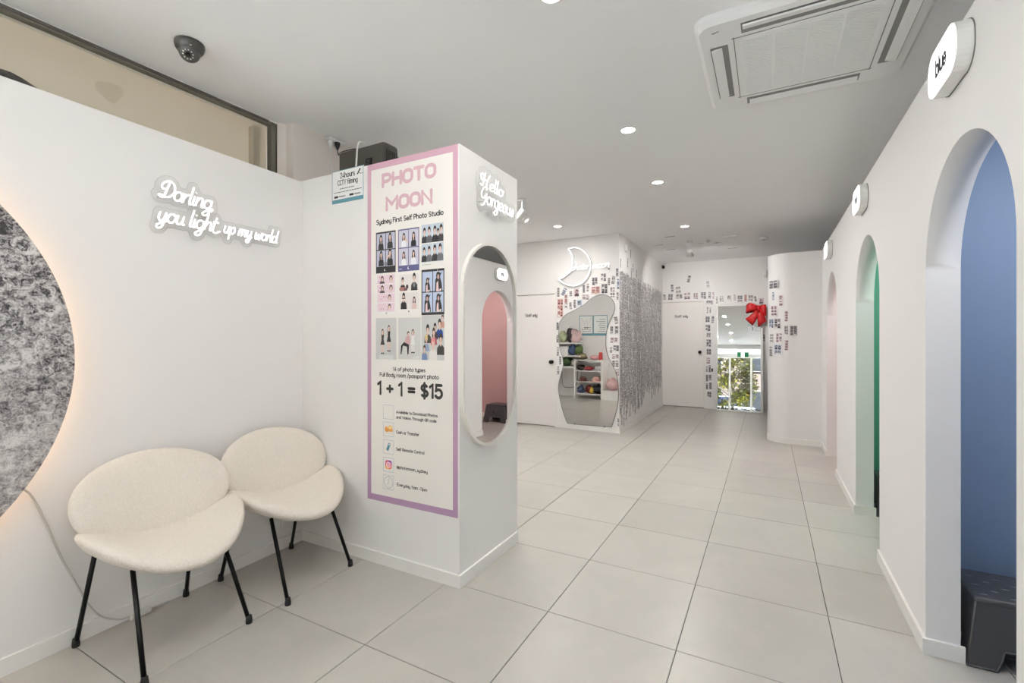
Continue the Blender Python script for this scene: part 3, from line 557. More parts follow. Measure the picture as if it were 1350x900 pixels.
# ================================================================== NEON LETTERING
def hook(x, z=0.0): return [(x, z+.3), (x+.03, z+.1), (x+.12, z), (x+.26, z+.08)]
o5 = A(.38, .5, .36, .5, 60, 420, 14)
S = {  # script letters, x-height 1, to be slanted
 'a': (.92, [o5, [(.74, 1)]+hook(.74)]), 'd': (.92, [o5, [(.74, 2.0)]+hook(.74)]), 'o': (.86, [A(.38, .5, .36, .5, 80, 440, 14)+[(.6, .86), (.86, .9)]]),
 'g': (.92, [o5, [(.74, 1), (.74, -.3), (.62, -.75), (.3, -.85), (.12, -.6), (.4, -.3), (.95, .08)]]),
 'r': (.58, [[(.05, 1), (.05, 0)], [(.05, .45), (.2, .85), (.42, 1.0), (.52, .9)]]), 'l': (.36, [[(.08, 2.0)]+hook(.08)]), 'i': (.36, [[(.08, 1)]+hook(.08), [(.12, 1.45), (.13, 1.47)]]),
 'n': (.86, [[(.05, 1), (.05, 0)], [(.05, .4), (.2, .85), (.42, 1), (.6, .85)]+hook(.62)]), 'h': (.86, [[(.05, 2.0), (.05, 0)], [(.05, .4), (.2, .85), (.42, 1), (.6, .85)]+hook(.62)]),
 'm': (1.3, [[(.05, 1), (.05, 0)], [(.05, .4), (.18, .85), (.36, 1), (.5, .85), (.52, 0)], [(.52, .4), (.66, .85), (.84, 1), (.98, .85)]+hook(1.0)]),
 'u': (.9, [[(.05, 1), (.05, .35), (.18, .05), (.4, .02), (.6, .3), (.64, 1)]+[(.64, .5)]+hook(.64)]), 'w': (1.1, [[(.05, 1), (.05, .35), (.16, .03), (.34, .03), (.48, .35), (.5, .8), (.52, .35), (.64, .03), (.8, .05), (.94, .5), (.96, 1), (1.1, .92)]]),
 'y': (.9, [[(.05, 1), (.05, .4), (.2, .08), (.42, .08), (.6, .4), (.64, 1)], [(.64, 1), (.64, -.3), (.52, -.75), (.22, -.8), (.1, -.55), (.35, -.25), (.9, .08)]]),
 'p': (.86, [[(.05, 1), (.05, -.9)], [(.05, .5), (.2, .9), (.45, 1), (.66, .75), (.66, .3), (.45, .0), (.2, .1), (.05, .4)]]), 't': (.6, [[(.18, 1.7), (.14, .3), (.22, .05), (.45, 0), (.66, .2)], [(-.08, 1.12), (.45, 1.12)]]),
 'T': (1.0, [[(.18, 1.7), (.1, .4), (.2, -.05), (.55, -.15), (.95, .15)], [(-.08, 1.12), (.5, 1.12)]]),
 'e': (.74, [[(.02, .42), (.4, .5), (.62, .72), (.5, .98), (.26, .98), (.06, .7), (.04, .3), (.22, .02), (.48, .03), (.76, .25)]]), 's': (.6, [[(-.05, .1), (.2, .6), (.36, 1.0), (.46, .7), (.5, .3), (.32, .0), (.06, .08)]]),
 ',': (.3, [[(.14, .05), (.1, -.1), (.02, -.28)]]),
 'D': (1.5, [[(.75, 1.75), (.62, .2)], [(.05, .25), (.3, .0), (.7, .08), (1.15, .25), (1.42, .8), (1.3, 1.5), (.85, 1.9), (.35, 1.75), (.12, 1.3), (.28, .95), (.5, 1.0)], [(.62, .2), (.3, .25), (.1, .22)]]),
 'H': (1.5, [[(.30, .9), (.1, 1.0), (.02, 1.4), (.2, 1.8), (.5, 1.6), (.62, 1.1)], [(.62, 2.1), (.55, 1.1), (.42, .2), (.25, .05), (.08, .2)], [(1.35, 2.0), (1.2, 1.7), (1.02, .9), (1.0, .2), (1.2, 0)], [(.45, 1.0), (.8, 1.05), (1.1, 1.1)]]),
 'G': (1.2, [[(1.0, 1.75), (.75, 2.0), (.35, 1.7), (.12, 1.1), (.2, .6), (.5, .5), (.85, .8), (1.0, 1.2)], [(1.0, 1.2), (.92, .4), (.7, -.3), (.35, -.45)]]),
}
def script(s, x0, x1, z, xh, slant, rise=0.0):
    st, x = [], 0
    for ch in s:
        if ch == ' ': x += .45; continue
        w, q = S[ch]; st += [[(x+a, b) for a, b in c] for c in q]; x += w
    k = (x1-x0)/(x+slant*0.5)
    return [smooth([(x0+(a*k)+b*slant*xh, z+b*xh+a*k*rise) for a, b in c], 4) for c in st]
def neon_sign(name, label, loc, rot, strokes, pad, r=0.0048, cut=True, stand=0.03, gap=0.0):
    t = thing(name, label, 'neon sign', loc, rot)
    m = MB()
    for c in strokes: m.tube([(a, -stand-0.012, b) for a, b in c], r, 7)
    m.build('neon_tube', NEON, t)
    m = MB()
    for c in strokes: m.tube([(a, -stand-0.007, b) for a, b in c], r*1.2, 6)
    tag(m.build('tube_shade', NEON_SHADE, t), kind='stuff')  # wider grey copy of the strokes paints a shadow line round the letters
    return t
def outline(strokes, pad, n=110):                                            # scalloped board edge following the letters
    P = [p for c in strokes for p in c]; xa, xb = min(p[0] for p in P)-pad*0.98, max(p[0] for p in P)+pad*0.98; up, dn = [], []
    for i in range(n+1):
        x = xa+(xb-xa)*i/n; q = [(p[1], math.sqrt(max(0, pad*pad-(x-p[0])**2))) for p in P if abs(x-p[0]) <= pad]
        if not q: continue
        up.append((x, max(a+h for a, h in q))); dn.append((x, min(a-h for a, h in q)))
    return dn+up[::-1]
def board(t, poly, y0, y1):
    n = len(poly); bd = MB().prism(poly, y0, y1).build('backing_board', ACRYL, t)
    e = MB(); e.tube([(a, y0-0.0003, b) for a, b in poly], 0.0011, 5, closed=True); e.build('board_edge', ACEDGE, bd)
def pins(t, spots, y):
    for a, b in spots: MB().lathe([(0.003, 0), (0.003, y), (0.0045, y), (0.0045, y+0.003), (0, y+0.004)], (a, 0, b), Matrix.Rotation(PI/2, 4, 'X'), 10).build('standoff', WHPL, t)
# Darling, / you light up my world   (local x measured from y = 1.20 along the wall)
d1 = script('Darling,', 0.0, 0.285, 0.098, 0.046, 0.28, -0.02)
d2 = script('you lighT', 0.0, 0.318, -0.022, 0.045, 0.28, 0.0)+script('up my world', 0.328, 0.665, -0.016, 0.038, 0.28, 0.0)
t = neon_sign('neon_sign', 'lit white neon script sign reading Darling, you light up my world', MP(1.195, 1.942), MR, d1+d2, 0.03, 0.0040)
board(t, outline(d1, 0.028), -0.035, -0.030); board(t, outline(d2, 0.026), -0.035, -0.030)
MB().tube(smooth([(0.21, -0.033, 0.052), (0.20, -0.033, 0.04), (0.205, -0.033, 0.03)], 4), 0.0012, 5).build('link_wire', mat('copper_wire', (186, 160, 130), 0.4), t)
pins(t, [(0.02, 0.10), (0.28, 0.11), (0.02, -0.03), (0.36, 0.0), (0.64, 0.02)], 0.03)
# Hello Gorgeous (local x from y = 2.217)
h1 = script('Hello', 0.0, 0.275, 0.088, 0.040, 0.25, -0.02); h2 = script('Gorgeous', 0.005, 0.40, 0.0, 0.047, 0.25, -0.02)
t = neon_sign('neon_sign.001', 'lit white neon script sign reading Hello Gorgeous on the column', (-1.455, 2.215, 2.108), (0, 0, Y90), h1+h2, 0.03, 0.0032)
board(t, outline(h1+h2, 0.036), -0.035, -0.030); pins(t, [(0.05, 0.12), (0.24, 0.10), (0.06, 0.01), (0.37, 0.03)], 0.03)
# crescent with photo moon
CRES = [(-2.591,2.656),(-2.543,2.667),(-2.48,2.666),(-2.417,2.645),(-2.36,2.606),(-2.308,2.552),(-2.267,2.48),(-2.25,2.4),(-2.257,2.333),(-2.283,2.256),(-2.334,2.186),(-2.396,2.14),(-2.47,2.114),(-2.543,2.115),(-2.629,2.14),(-2.694,2.177),(-2.748,2.22)]
CIN = [(-2.748,2.22),(-2.683,2.239),(-2.618,2.278),(-2.565,2.334),(-2.533,2.402),(-2.522,2.471),(-2.531,2.541),(-2.554,2.603),(-2.591,2.656)]
t = thing('neon_sign.002', 'lit crescent moon neon sign reading photo moon on the white block', 'neon sign', (0, 6.53, 0))
c1, c2 = smooth(CRES, 4), smooth(CIN, 4)
MB().tube([(a, -0.035, b) for a, b in c1+c2[1:-1]], 0.0075, 7, closed=True).build('crescent_tube', NEON, t)
MB().tube([(a, -0.029, b) for a, b in c1+c2[1:-1]], 0.0095, 7, closed=True).build('tube_shade', NEON_SHADE, t)  # grey copy behind the crescent, painted shade along the tube
for word in (script('photo', -2.555, -2.285, 2.335, 0.047, 0.42, 0.03), script('moon', -2.235, -1.965, 2.338, 0.052, 0.42, 0.05)):
    m = MB()
    for c in word: m.tube([(a, -0.035, b) for a, b in c], 0.0038, 6)
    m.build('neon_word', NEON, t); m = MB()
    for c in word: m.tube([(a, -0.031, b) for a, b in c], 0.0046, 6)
    m.build('word_shade', NEON_SHADE, t)
bd = MB().prism(c1[:-1]+c2[:-1], -0.022, -0.018).build('backing_board', ACRYL, t)
pins(t, [(-2.56, 2.63), (-2.30, 2.5), (-2.45, 2.15), (-2.68, 2.2), (-2.0, 2.36)], 0.018)
MB().box(-1.99, -0.025, 2.318, -1.978, -0.002, 2.33).build('clip', BLACK, t)
# ================================================================== PRICE POSTER
PX, PZ0, PW, PH = -2.127, 0.370, 0.664, 2.012
ps = thing('price_poster', 'tall pink bordered photo studio price poster on the column', 'poster', (PX, 2.08, PZ0))
MB().box(0, -0.0016, 0, PW, -0.0002, PH).build('sheet', mat('poster_cream', (240, 236, 230), 0.45), ps)
def PZ(z): return z-PZ0
def PXX(x): return x-PX
y1 = -0.0019; y2 = -0.0022; y3 = -0.0025
def border_mat():
    m = mat('poster_pink', (214, 168, 190), 0.45); nt = m.node_tree; b = nt.nodes['Principled BSDF']
    tc = nt.nodes.new('ShaderNodeTexCoord'); sp = nt.nodes.new('ShaderNodeSeparateXYZ'); cr = nt.nodes.new('ShaderNodeValToRGB'); dv = nt.nodes.new('ShaderNodeMath'); dv.operation = 'DIVIDE'; dv.inputs[1].default_value = PH
    cr.color_ramp.elements[0].color = lin((180, 146, 178))+(1,); cr.color_ramp.elements[1].color = lin((206, 164, 180))+(1,)
    nt.links.new(tc.outputs['Object'], sp.inputs[0]); nt.links.new(sp.outputs['Z'], dv.inputs[0]); nt.links.new(dv.outputs[0], cr.inputs[0]); nt.links.new(cr.outputs[0], b.inputs['Base Color']); return m
b = MB(); bw = 0.030
fq(b, 0, 0, PW, 0.037, y1); fq(b, 0, PH-0.037, PW, PH, y1); fq(b, 0, 0.037, bw, PH-0.037, y1); fq(b, PW-bw-0.003, 0.037, PW, PH-0.037, y1); b.build('border', border_mat(), ps)
PINKI = mat('ink_pink', (212, 174, 184), 0.6)
text_parts('PHOTO', PXX(-2.002), PZ(2.236), 0.066, 0.0205, 0.384, y1, 'letter', PINKI, ps); text_parts('MOON', PXX(-1.972), PZ(2.094), 0.066, 0.0205, 0.329, y1, 'letter', PINKI, ps)
for q_ in (('Sydney First Self Photo Studio', PXX(-2.053), PZ(2.015), 0.026, 0.0056, 0.492),
          ('14 of photo types', PXX(-1.922), PZ(1.148), 0.021, 0.0040, 0.236),
          ('Full Body room /passport photo', PXX(-2.026), PZ(1.112), 0.021, 0.0040, 0.434),
          ('Available to Download Photos', PXX(-1.898), PZ(0.902), 0.015, 0.0032, 0.298),
          ('and Videos Through QR code', PXX(-1.898), PZ(0.872), 0.015, 0.0032, 0.29),
          ('Cash or Transfer', PXX(-1.898), PZ(0.785), 0.016, 0.0032, 0.168),
          ('Self Remote Control', PXX(-1.898), PZ(0.686), 0.016, 0.0032, 0.205),
          ('@photomoon_sydney', PXX(-1.895), PZ(0.582), 0.016, 0.0032, 0.225),
          ('Everyday 11am ~11pm', PXX(-1.892), PZ(0.481), 0.016, 0.0032, 0.218)):
    b = MB(); text(b, *q_, y1); b.build('text_line', INK, ps, fix=False)

text_parts('1 + 1 = $15', PXX(-2.040), PZ(1.008), 0.070, 0.0165, 0.470, y1, 'price_character', mat('ink_charcoal', (52, 50, 48), 0.6), ps)
# icon squares
IBL = mat('ink_blue_grey', (150, 172, 190), 0.6)
def frame(mb, x0, z0, x1, z1, w, y): fq(mb, x0, z0, x1, z0+w, y); fq(mb, x0, z1-w, x1, z1, y); fq(mb, x0, z0+w, x0+w, z1-w, y); fq(mb, x1-w, z0+w, x1, z1-w, y)
for z0 in (0.862, 0.761, 0.657, 0.553, 0.449):
    b = MB(); frame(b, PXX(-2.0), PZ(z0), PXX(-1.918), PZ(z0+0.083), 0.0016, y1); b.build('icon_box', IBL, ps)
_c = {}
def ink(c):
    if c not in _c: _c[c] = mat('ink_%02x%02x%02x' % c, c, 0.55)
    return _c[c]
class Canvas:
    def __init__(s, x0, z0, x1, z1): s.r = (x0, z0, x1, z1); s.mb = MB(); s.cols = []; s.k = 0
    def P(s, pts, c):
        x0, z0, x1, z1 = s.r
        if c not in s.cols: s.cols.append(c)
        s.k += 1
        pts = [(min(1, max(0, a)), min(1, max(0, b))) for a, b in pts]
        s.mb.add([(x0+a*(x1-x0), y1-0.00003*s.k, z0+b*(z1-z0)) for a, b in pts], [tuple(range(len(pts)))], s.cols.index(c)); return s
    def Rr(s, a0, b0, a1, b1, c): return s.P([(a0, b0), (a1, b0), (a1, b1), (a0, b1)], c)
    def E(s, a, b, ra, rb, c, n=14): return s.P(ell(a, b, ra, rb, n), c)
    def done(s, name='photo_print'): return s.mb.build(name, [ink(c) for c in s.cols], ps, fix=False)
SK = (226, 196, 180); HB = (28, 24, 26)
def bust(c, cx, z, s, top=(36, 33, 36), hair=HB, long=True, skin=SK, ax=1.0):
    if long: c.P([(cx-.16*s, z+.1*s), (cx-.19*s, z+.45*s), (cx-.15*s, z+.68*s), (cx-.08*s, z+.79*s), (cx, z+.82*s), (cx+.08*s, z+.79*s), (cx+.15*s, z+.68*s), (cx+.19*s, z+.45*s), (cx+.16*s, z+.1*s)], hair)
    else: c.E(cx, z+.66*s, .14*s, .19*s, hair)
    c.P([(cx-.3*s, z), (cx-.27*s, z+.28*s), (cx-.1*s, z+.40*s), (cx+.1*s, z+.40*s), (cx+.27*s, z+.28*s), (cx+.3*s, z)], top)
    c.P([(cx-.05*s, z+.34*s), (cx+.05*s, z+.34*s), (cx+.045*s, z+.5*s), (cx-.045*s, z+.5*s)], skin)
    c.E(cx, z+.59*s, .095*s, .15*s, skin)
    c.P([(cx-.115*s, z+.52*s), (cx-.12*s, z+.68*s), (cx, z+.76*s), (cx+.12*s, z+.68*s), (cx+.115*s, z+.55*s), (cx+.07*s, z+.68*s), (cx-.02*s, z+.70*s), (cx-.08*s, z+.66*s)], hair)
def cells(c, bg, bd, x0=.04, z0=.16, x1=.96, z1=.96, gap=.015):
    c.Rr(0, 0, 1, 1, bd); mx, mz = (x0+x1)/2, (z0+z1)/2
    for a in ((x0, mx-gap), (mx+gap, x1)):
        for b in ((z0, mz-gap*.8), (mz+gap*.8, z1)): c.Rr(a[0], b[0], a[1], b[1], bg)
def cv(x0, z1, x1, z0): return Canvas(PXX(x0), PZ(z0), PXX(x1), PZ(z1))
DK = (40, 37, 40)
c = cv(-2.058, 1.967, -1.903, 1.723); cells(c, (194, 194, 212), DK)
for cx, z, s in ((.26, .56, .46), (.72, .58, .47), (.27, .17, .46), (.72, .17, .5)): bust(c, cx, z, s, DK)
c.P([(.53, .38), (.7, .44), (.72, .40), (.55, .33)], SK); c.E(.5, .22, .07, .06, (120, 124, 130)); c.E(.46, .075, .035, .03, (240, 240, 240)); c.E(.48, .085, .03, .026, DK); c.done()
c = cv(-1.885, 1.966, -1.728, 1.722); cells(c, (206, 202, 216), (92, 90, 132), .04, .14, .96, .97)
for cx, z, s, tp in ((.28, .57, .42, (238, 236, 240)), (.74, .57, .42, (40, 38, 44)), (.28, .145, .4, (240, 240, 242)), (.74, .145, .42, (236, 236, 240))): bust(c, cx, z, s, tp)
c.P([(.36, .80), (.46, .72), (.42, .66), (.34, .74)], SK); c.Rr(.06, .05, .2, .07, (190, 190, 214)); c.E(.5, .075, .04, .035, (240, 240, 244)); c.E(.525, .085, .035, .03, (92, 90, 132)); c.done()
c = cv(-1.712, 1.973, -1.559, 1.739); cells(c, (196, 206, 216), (238, 236, 232), .0, .10, 1, 1)
for cx, z, s, tp in ((.14, .56, .44, (54, 50, 54)), (.36, .56, .46, (96, 96, 104)), (.62, .56, .46, (48, 46, 50)), (.76, .56, .38, (40, 38, 42)), (.9, .56, .48, (60, 58, 60)), (.13, .11, .42, (40, 38, 42)), (.36, .11, .44, (104, 104, 110)), (.62, .11, .46, (44, 42, 46)), (.86, .11, .48, (110, 112, 116))): bust(c, cx, z, s, tp, long=False)
c.Rr(.02, .03, .45, .045, (200, 196, 192)); c.done()
c = cv(-2.052, 1.713, -1.903, 1.478); c.Rr(0, 0, 1, 1, (242, 238, 236))
for k in range(4):
    z = .07+k*.235; c.Rr(.04, z, .96, z+.215, (236, 214, 222))
    for cx in ((.3, .76) if k > 1 else (.68,)):
        c.E(cx, z+.12, .085, .075, (70, 56, 62)); c.E(cx, z+.10, .06, .055, SK); c.P([(cx-.14, z), (cx-.1, z+.06), (cx+.1, z+.06), (cx+.14, z)], (92, 74, 84) if cx < .5 else (230, 206, 214))
    for q in range(4): c.E(.1+.2*R.random()+.3*(k < 2)*R.random(), z+.03+.15*R.random(), .02, .014, (190, 110, 150))
c.E(.52, .03, .03, .015, DK); c.done()
c = cv(-1.88, 1.71, -1.728, 1.482); c.Rr(0, 0, 1, 1, (242, 238, 234))
for a in (.02, .51):
    for z in (.1, .56): c.Rr(a, z, a+.47, z+.42, (232, 226, 222))
for cx, z, s, tp, lg in ((.2, .56, .42, (34, 30, 32), False), (.76, .56, .52, (44, 42, 46), False), (.25, .1, .5, (36, 34, 36), False), (.76, .1, .38, (226, 196, 190), True)): bust(c, cx, z, s, tp, long=lg)
c.E(.2, .61, .17, .05, (170, 110, 104)); c.E(.42, .66, .06, .06, (60, 52, 56)); c.E(.36, .6, .08, .04, (110, 84, 84)); c.E(.76, .7, .06, .06, (120, 120, 126)); c.Rr(.17, .36, .33, .385, HB); c.E(.5, .04, .03, .018, DK); c.done()
c = cv(-1.712, 1.721, -1.553, 1.467); cells(c, (192, 204, 226), DK, .04, .06, .96, .95)
for cx, z, s in ((.27, .51, .34), (.74, .51, .46), (.26, .07, .42), (.75, .07, .42)):
    c.P([(cx-.32*s, z), (cx-.28*s, z+.55*s), (cx-.1*s, z+.72*s), (cx+.15*s, z+.7*s), (cx+.3*s, z+.4*s), (cx+.4*s, z)], (44, 38, 42)); c.P([(cx-.2*s, z), (cx-.16*s, z+.4*s), (cx, z+.5*s), (cx+.02*s, z+.15*s), (cx+.1*s, z)], (236, 208, 208))
    c.E(cx, z+.74*s, .2*s, .2*s, (54, 48, 52)); c.E(cx, z+.68*s, .1*s, .12*s, (200, 168, 156)); c.P([(cx-.05*s, z+.9*s), (cx-.1*s, z+1.12*s), (cx+.03*s, z+.92*s)], (210, 200, 204)); c.P([(cx+.16*s, z+.84*s), (cx+.36*s, z+.92*s), (cx+.2*s, z+.74*s)], (48, 42, 46))
    c.P([(cx+.12*s, z+.1*s), (cx+.3*s, z+.14*s), (cx+.28*s, z+.02*s), (cx+.1*s, z)], (238, 220, 216))
c.done()
GB = (206, 205, 203)
def stand(c, cx, z, h, top, leg, hair=HB, lean=0.0, skin=SK, wd=.085):
    k = lambda a, b: (cx+a+lean*b, z+b*h)
    c.P([k(-.055, 0), k(-.01, 0), k(-.012, .45), k(-.06, .45)], leg); c.P([k(.015, 0), k(.06, 0), k(.06, .45), k(.012, .45)], leg)
    c.P([k(-wd*1.25, .38), k(wd*1.25, .38), k(wd*.6, .62), k(wd*.85, .84), k(-wd*.85, .84), k(-wd*.6, .62)], top)
    c.P([k(-wd*.8, .82), k(-wd*1.2, .55), k(-wd*.95, .55), k(-wd*.55, .8)], skin); c.P([k(wd*.8, .82), k(wd*1.15, .95), k(wd*.9, 1.0), k(wd*.5, .82)], skin)
    e = k(0, .92); c.E(e[0], e[1]+.01, .058, .075*h/.5, hair); c.E(e[0], e[1], .042, .055*h/.5, skin); c.Rr(cx-.07, z-.012, cx-.005, z+.02, HB); c.Rr(cx+.01, z-.012, cx+.075, z+.02, HB)
c = cv(-2.058, 1.457, -1.897, 1.213); c.Rr(0, 0, 1, 1, GB); c.Rr(.15, 0, .85, .1, (222, 221, 219)); stand(c, .33, .14, .55, (62, 54, 58), SK); stand(c, .64, .2, .58, (38, 34, 38), SK); c.done()
c = cv(-1.885, 1.455, -1.717, 1.217); c.Rr(0, 0, 1, 1, (212, 211, 208)); c.P([(.55, .02), (.95, .1), (.95, .02)], (226, 224, 222))
stand(c, .66, .16, .52, (236, 234, 232), (232, 228, 226)); c.P([(.11, .12), (.16, .12), (.22, .33), (.40, .30), (.42, .12), (.47, .12), (.50, .38), (.28, .42), (.14, .33)], (30, 28, 30)); c.P([(.3, .4), (.36, .55), (.5, .58), (.56, .42), (.52, .34), (.4, .38)], (206, 168, 168)); c.E(.46, .62, .055, .055, HB); c.E(.47, .60, .042, .045, SK); c.done()
c = cv(-1.712, 1.465, -1.553, 1.216); c.Rr(0, 0, 1, 1, GB)
for cx, z, s, tp, hr in ((.93, .72, .36, (200, 150, 130), HB), (.8, .5, .5, (36, 70, 140), HB), (.6, .46, .44, (66, 54, 54), HB), (.28, .38, .5, (74, 66, 58), HB), (.55, .34, .46, (170, 96, 100), (60, 44, 40)), (.22, .2, .44, (150, 168, 196), (226, 208, 130)), (.85, .12, .56, (70, 66, 62), (60, 44, 40)), (.52, .0, .6, (232, 228, 222), (226, 150, 150)), (.14, .0, .4, (120, 140, 180), (80, 66, 60))): bust(c, cx, z, s, tp, hr, False)
c.done()
def icon(z0, name):
    return Canvas(PXX(-2.0), PZ(z0), PXX(-1.918), PZ(z0+0.083)), name
c, n_ = icon(.761, 'coin_icon'); c.E(.3, .5, .16, .2, (232, 168, 84)); c.E(.36, .42, .17, .13, (222, 150, 66)); c.E(.66, .6, .2, .2, (238, 188, 110)); c.P([(.45, .35), (.9, .35), (.9, .55), (.45, .55)], (226, 160, 80)); c.E(.66, .62, .12, .12, (246, 214, 150)); c.done(n_)
c, n_ = icon(.657, 'remote_icon'); c.P([(.28, .3), (.48, .2), (.72, .72), (.52, .82)], (104, 156, 176)); c.E(.58, .68, .06, .06, (230, 238, 242)); c.P([(.38, .33), (.46, .29), (.54, .46), (.46, .5)], (70, 116, 138)); c.done(n_)
c, n_ = icon(.553, 'camera_icon')
rr = rrect(.2, .2, .8, .8, .16); cs = [(246, 180, 80), (240, 120, 80), (214, 60, 110), (150, 50, 160)]
c.P(rr, cs[2]); c.P([(a, b) for a, b in rr if b < .52], cs[1]); c.P(rrect(.2, .2, .52, .42, .1), cs[0]); c.P(rrect(.42, .55, .8, .8, .12), cs[3]); c.P(rrect(.3, .3, .7, .7, .12), (250, 240, 244)); c.P(rrect(.35, .35, .65, .65, .09), cs[2]); c.E(.5, .5, .11, .11, (250, 240, 244)); c.E(.5, .5, .06, .06, cs[2]); c.E(.62, .62, .025, .025, (250, 240, 244)); c.done(n_)
b = MB(); xx, zz = PXX(-1.959), PZ(.4905); flat(b, [[(xx+.033*math.cos(2*PI*i/32), zz+.033*math.sin(2*PI*i/32)) for i in range(33)]], y1, 0.0017); flat(b, [[(xx, zz+.022), (xx, zz), (xx-.008, zz-.014)]], y1, 0.0018); b.build('clock_icon', mat('ink_slate', (130, 140, 150), 0.6), ps)
# ================================================================== OVAL MIRROR ON THE COLUMN
def stadium(cx, z0, z1, r, n=20):
    return [(cx+r*math.cos(PI*i/n), z1-r+r*math.sin(PI*i/n)) for i in range(n+1)]+[(cx-r*math.cos(PI*i/n), z0+r-r*math.sin(PI*i/n)) for i in range(n+1)]
om = thing('oval_mirror', 'tall pill shaped wall mirror with slim white frame on the column', 'mirror', (-1.455, 2.388, 1.302), (0, 0, Y90))
MB().prism(stadium(0, -0.582, 0.582, 0.294), -0.012, -0.002).build('mirror_glass', MIRROR, om)
f = MB(); po, pi_ = stadium(0, -0.595, 0.595, 0.307), stadium(0, -0.580, 0.580, 0.292); n = len(po)
vs = [(a, 0, b) for a, b in po]+[(a, -0.024, b) for a, b in po]+[(a, -0.024, b) for a, b in pi_]+[(a, 0, b) for a, b in pi_]
f.add(vs, [(k*n+i, k*n+(i+1) % n, ((k+1) % 4)*n+(i+1) % n, ((k+1) % 4)*n+i) for k in range(4) for i in range(n)], 0, False)
f.build('frame', mat('white_mirror_frame', (232, 229, 222), 0.35), om)
# ================================================================== LIT ROOM SIGNS OVER THE ARCHES
for (yc, zc), word, lab in (((2.20, 2.315), 'blue', 'lit white oval sign reading blue over the nearest arch'), ((4.04, 2.30), 'green', 'lit white oval sign over the green booth arch'), ((6.0, 2.275), 'pink', 'lit white oval sign over the farthest arch')):
    t = thing('room_sign', lab, 'lit sign', (X0, yc, zc), (0, 0, -Y90), 'lit signs over the arches')
    MB().prism(rrect(-0.158, -0.088, 0.158, 0.088, 0.075), -0.003, 0, sm=False).build('gasket', mat('dark_gasket', (120, 118, 114), 0.6), t)
    MB().prism(rrect(-0.155, -0.085, 0.155, 0.085, 0.072), -0.046, -0.003).build('case', WHPL, t)
    MB().prism(rrect(-0.153, -0.083, 0.153, 0.083, 0.070), -0.0475, -0.046).build('lit_face', SIGNLIT, t)
    s = MB(); wd = {'blue': 0.11, 'green': 0.115, 'pink': 0.09}[word]; text(s, word, -wd/2, -0.022, 0.058, 0.013, wd, -0.0482); s.build('lettering', INKG if word != 'blue' else INK, t)
# ================================================================== STEP STOOLS IN THE BOOTHS
SW, SD, SH = 0.42, 0.37, 0.275
def stool_pt(side, s_, z, ins=0.0):
    k = z/SH; w = (SW+(0.345-SW)*k)/2-ins; d = (SD+(0.285-SD)*k)/2-ins
    return {0: (s_*w, -d, z), 1: (w, s_*d, z), 2: (-s_*w, d, z), 3: (-w, -s_*d, z)}[side]
st = thing('step_stool', 'black plastic step stool inside the blue booth', 'stool', (0.925, 2.762, 0), group='step stools in the photo booths')
STM = mat('stool_black', (72, 72, 74), 0.38, bump=0.06, bscale=500)
b = MB()
notch = [(-.55, 0), (-.5, .05), (-.49, .072), (-.46, .084), (.46, .084), (.49, .072), (.5, .05), (.55, 0)]
for side in range(4):
    poly = [(-1, 0)]+notch+[(1, 0), (1, SH-0.012), (-1, SH-0.012)]; n = len(poly)
    outr = [stool_pt(side, a, z) for a, z in poly]; inn = [stool_pt(side, a, z, 0.01) for a, z in poly]
    b.add(outr+inn, [tuple(range(n)), tuple(range(2*n-1, n-1, -1))]+[(i, (i+1) % n, n+(i+1) % n, n+i) for i in range(n)])
    b.tube([stool_pt(side, 1, 0.003, 0.004), stool_pt(side, 1, SH-0.016, 0.004)], 0.006, 8)
b.build('body', STM, st)
b = MB(); b.bbox(-0.180, -0.150, SH-0.028, 0.180, 0.150, SH, 0.013, seg=3); b.build('step_top', STM, st)
b = MB()
for i in range(7):
    for j in range(6):
        if (i+j) % 2: continue
        x, y = -0.138+i*0.046, -0.112+j*0.045; b.add([(x+0.016*math.cos(a), y+0.006*math.sin(a), SH+0.0002+h) for h in (0,) for a in (0, 1.05, 2.09, 3.14, 4.19, 5.24)]+[(x, y, SH+0.0028)], [(k, (k+1) % 6, 6) for k in range(6)])
tag(b.build('grip_dots', mat('stool_grip', (116, 116, 120), 0.45), st), kind='stuff')
for side in (0, 2):
    pts = [stool_pt(side, a, z, -0.003) for a, z in [(-1, 0.006), (-.57, 0.006)]+notch[1:-1]+[(.57, 0.006), (1, 0.006)]]
    MB().tube(pts, 0.0045, 6).build('rim', STM, st)
    p = stool_pt(side, 0.18, 0.155, -0.0005); q = stool_pt(side, 0.18, 0.155, 0.004)
    MB().tube([p, q], 0.016, 16).build('hand_hole', mat('hole_black', (4, 4, 4), 0.9), st)
dup(st, (0.925, 4.585, 0), None, 'black plastic step stool inside the green booth')
dup(st, (0.93, 6.600, 0), None, 'black plastic step stool inside the pink booth, seen in the oval mirror')
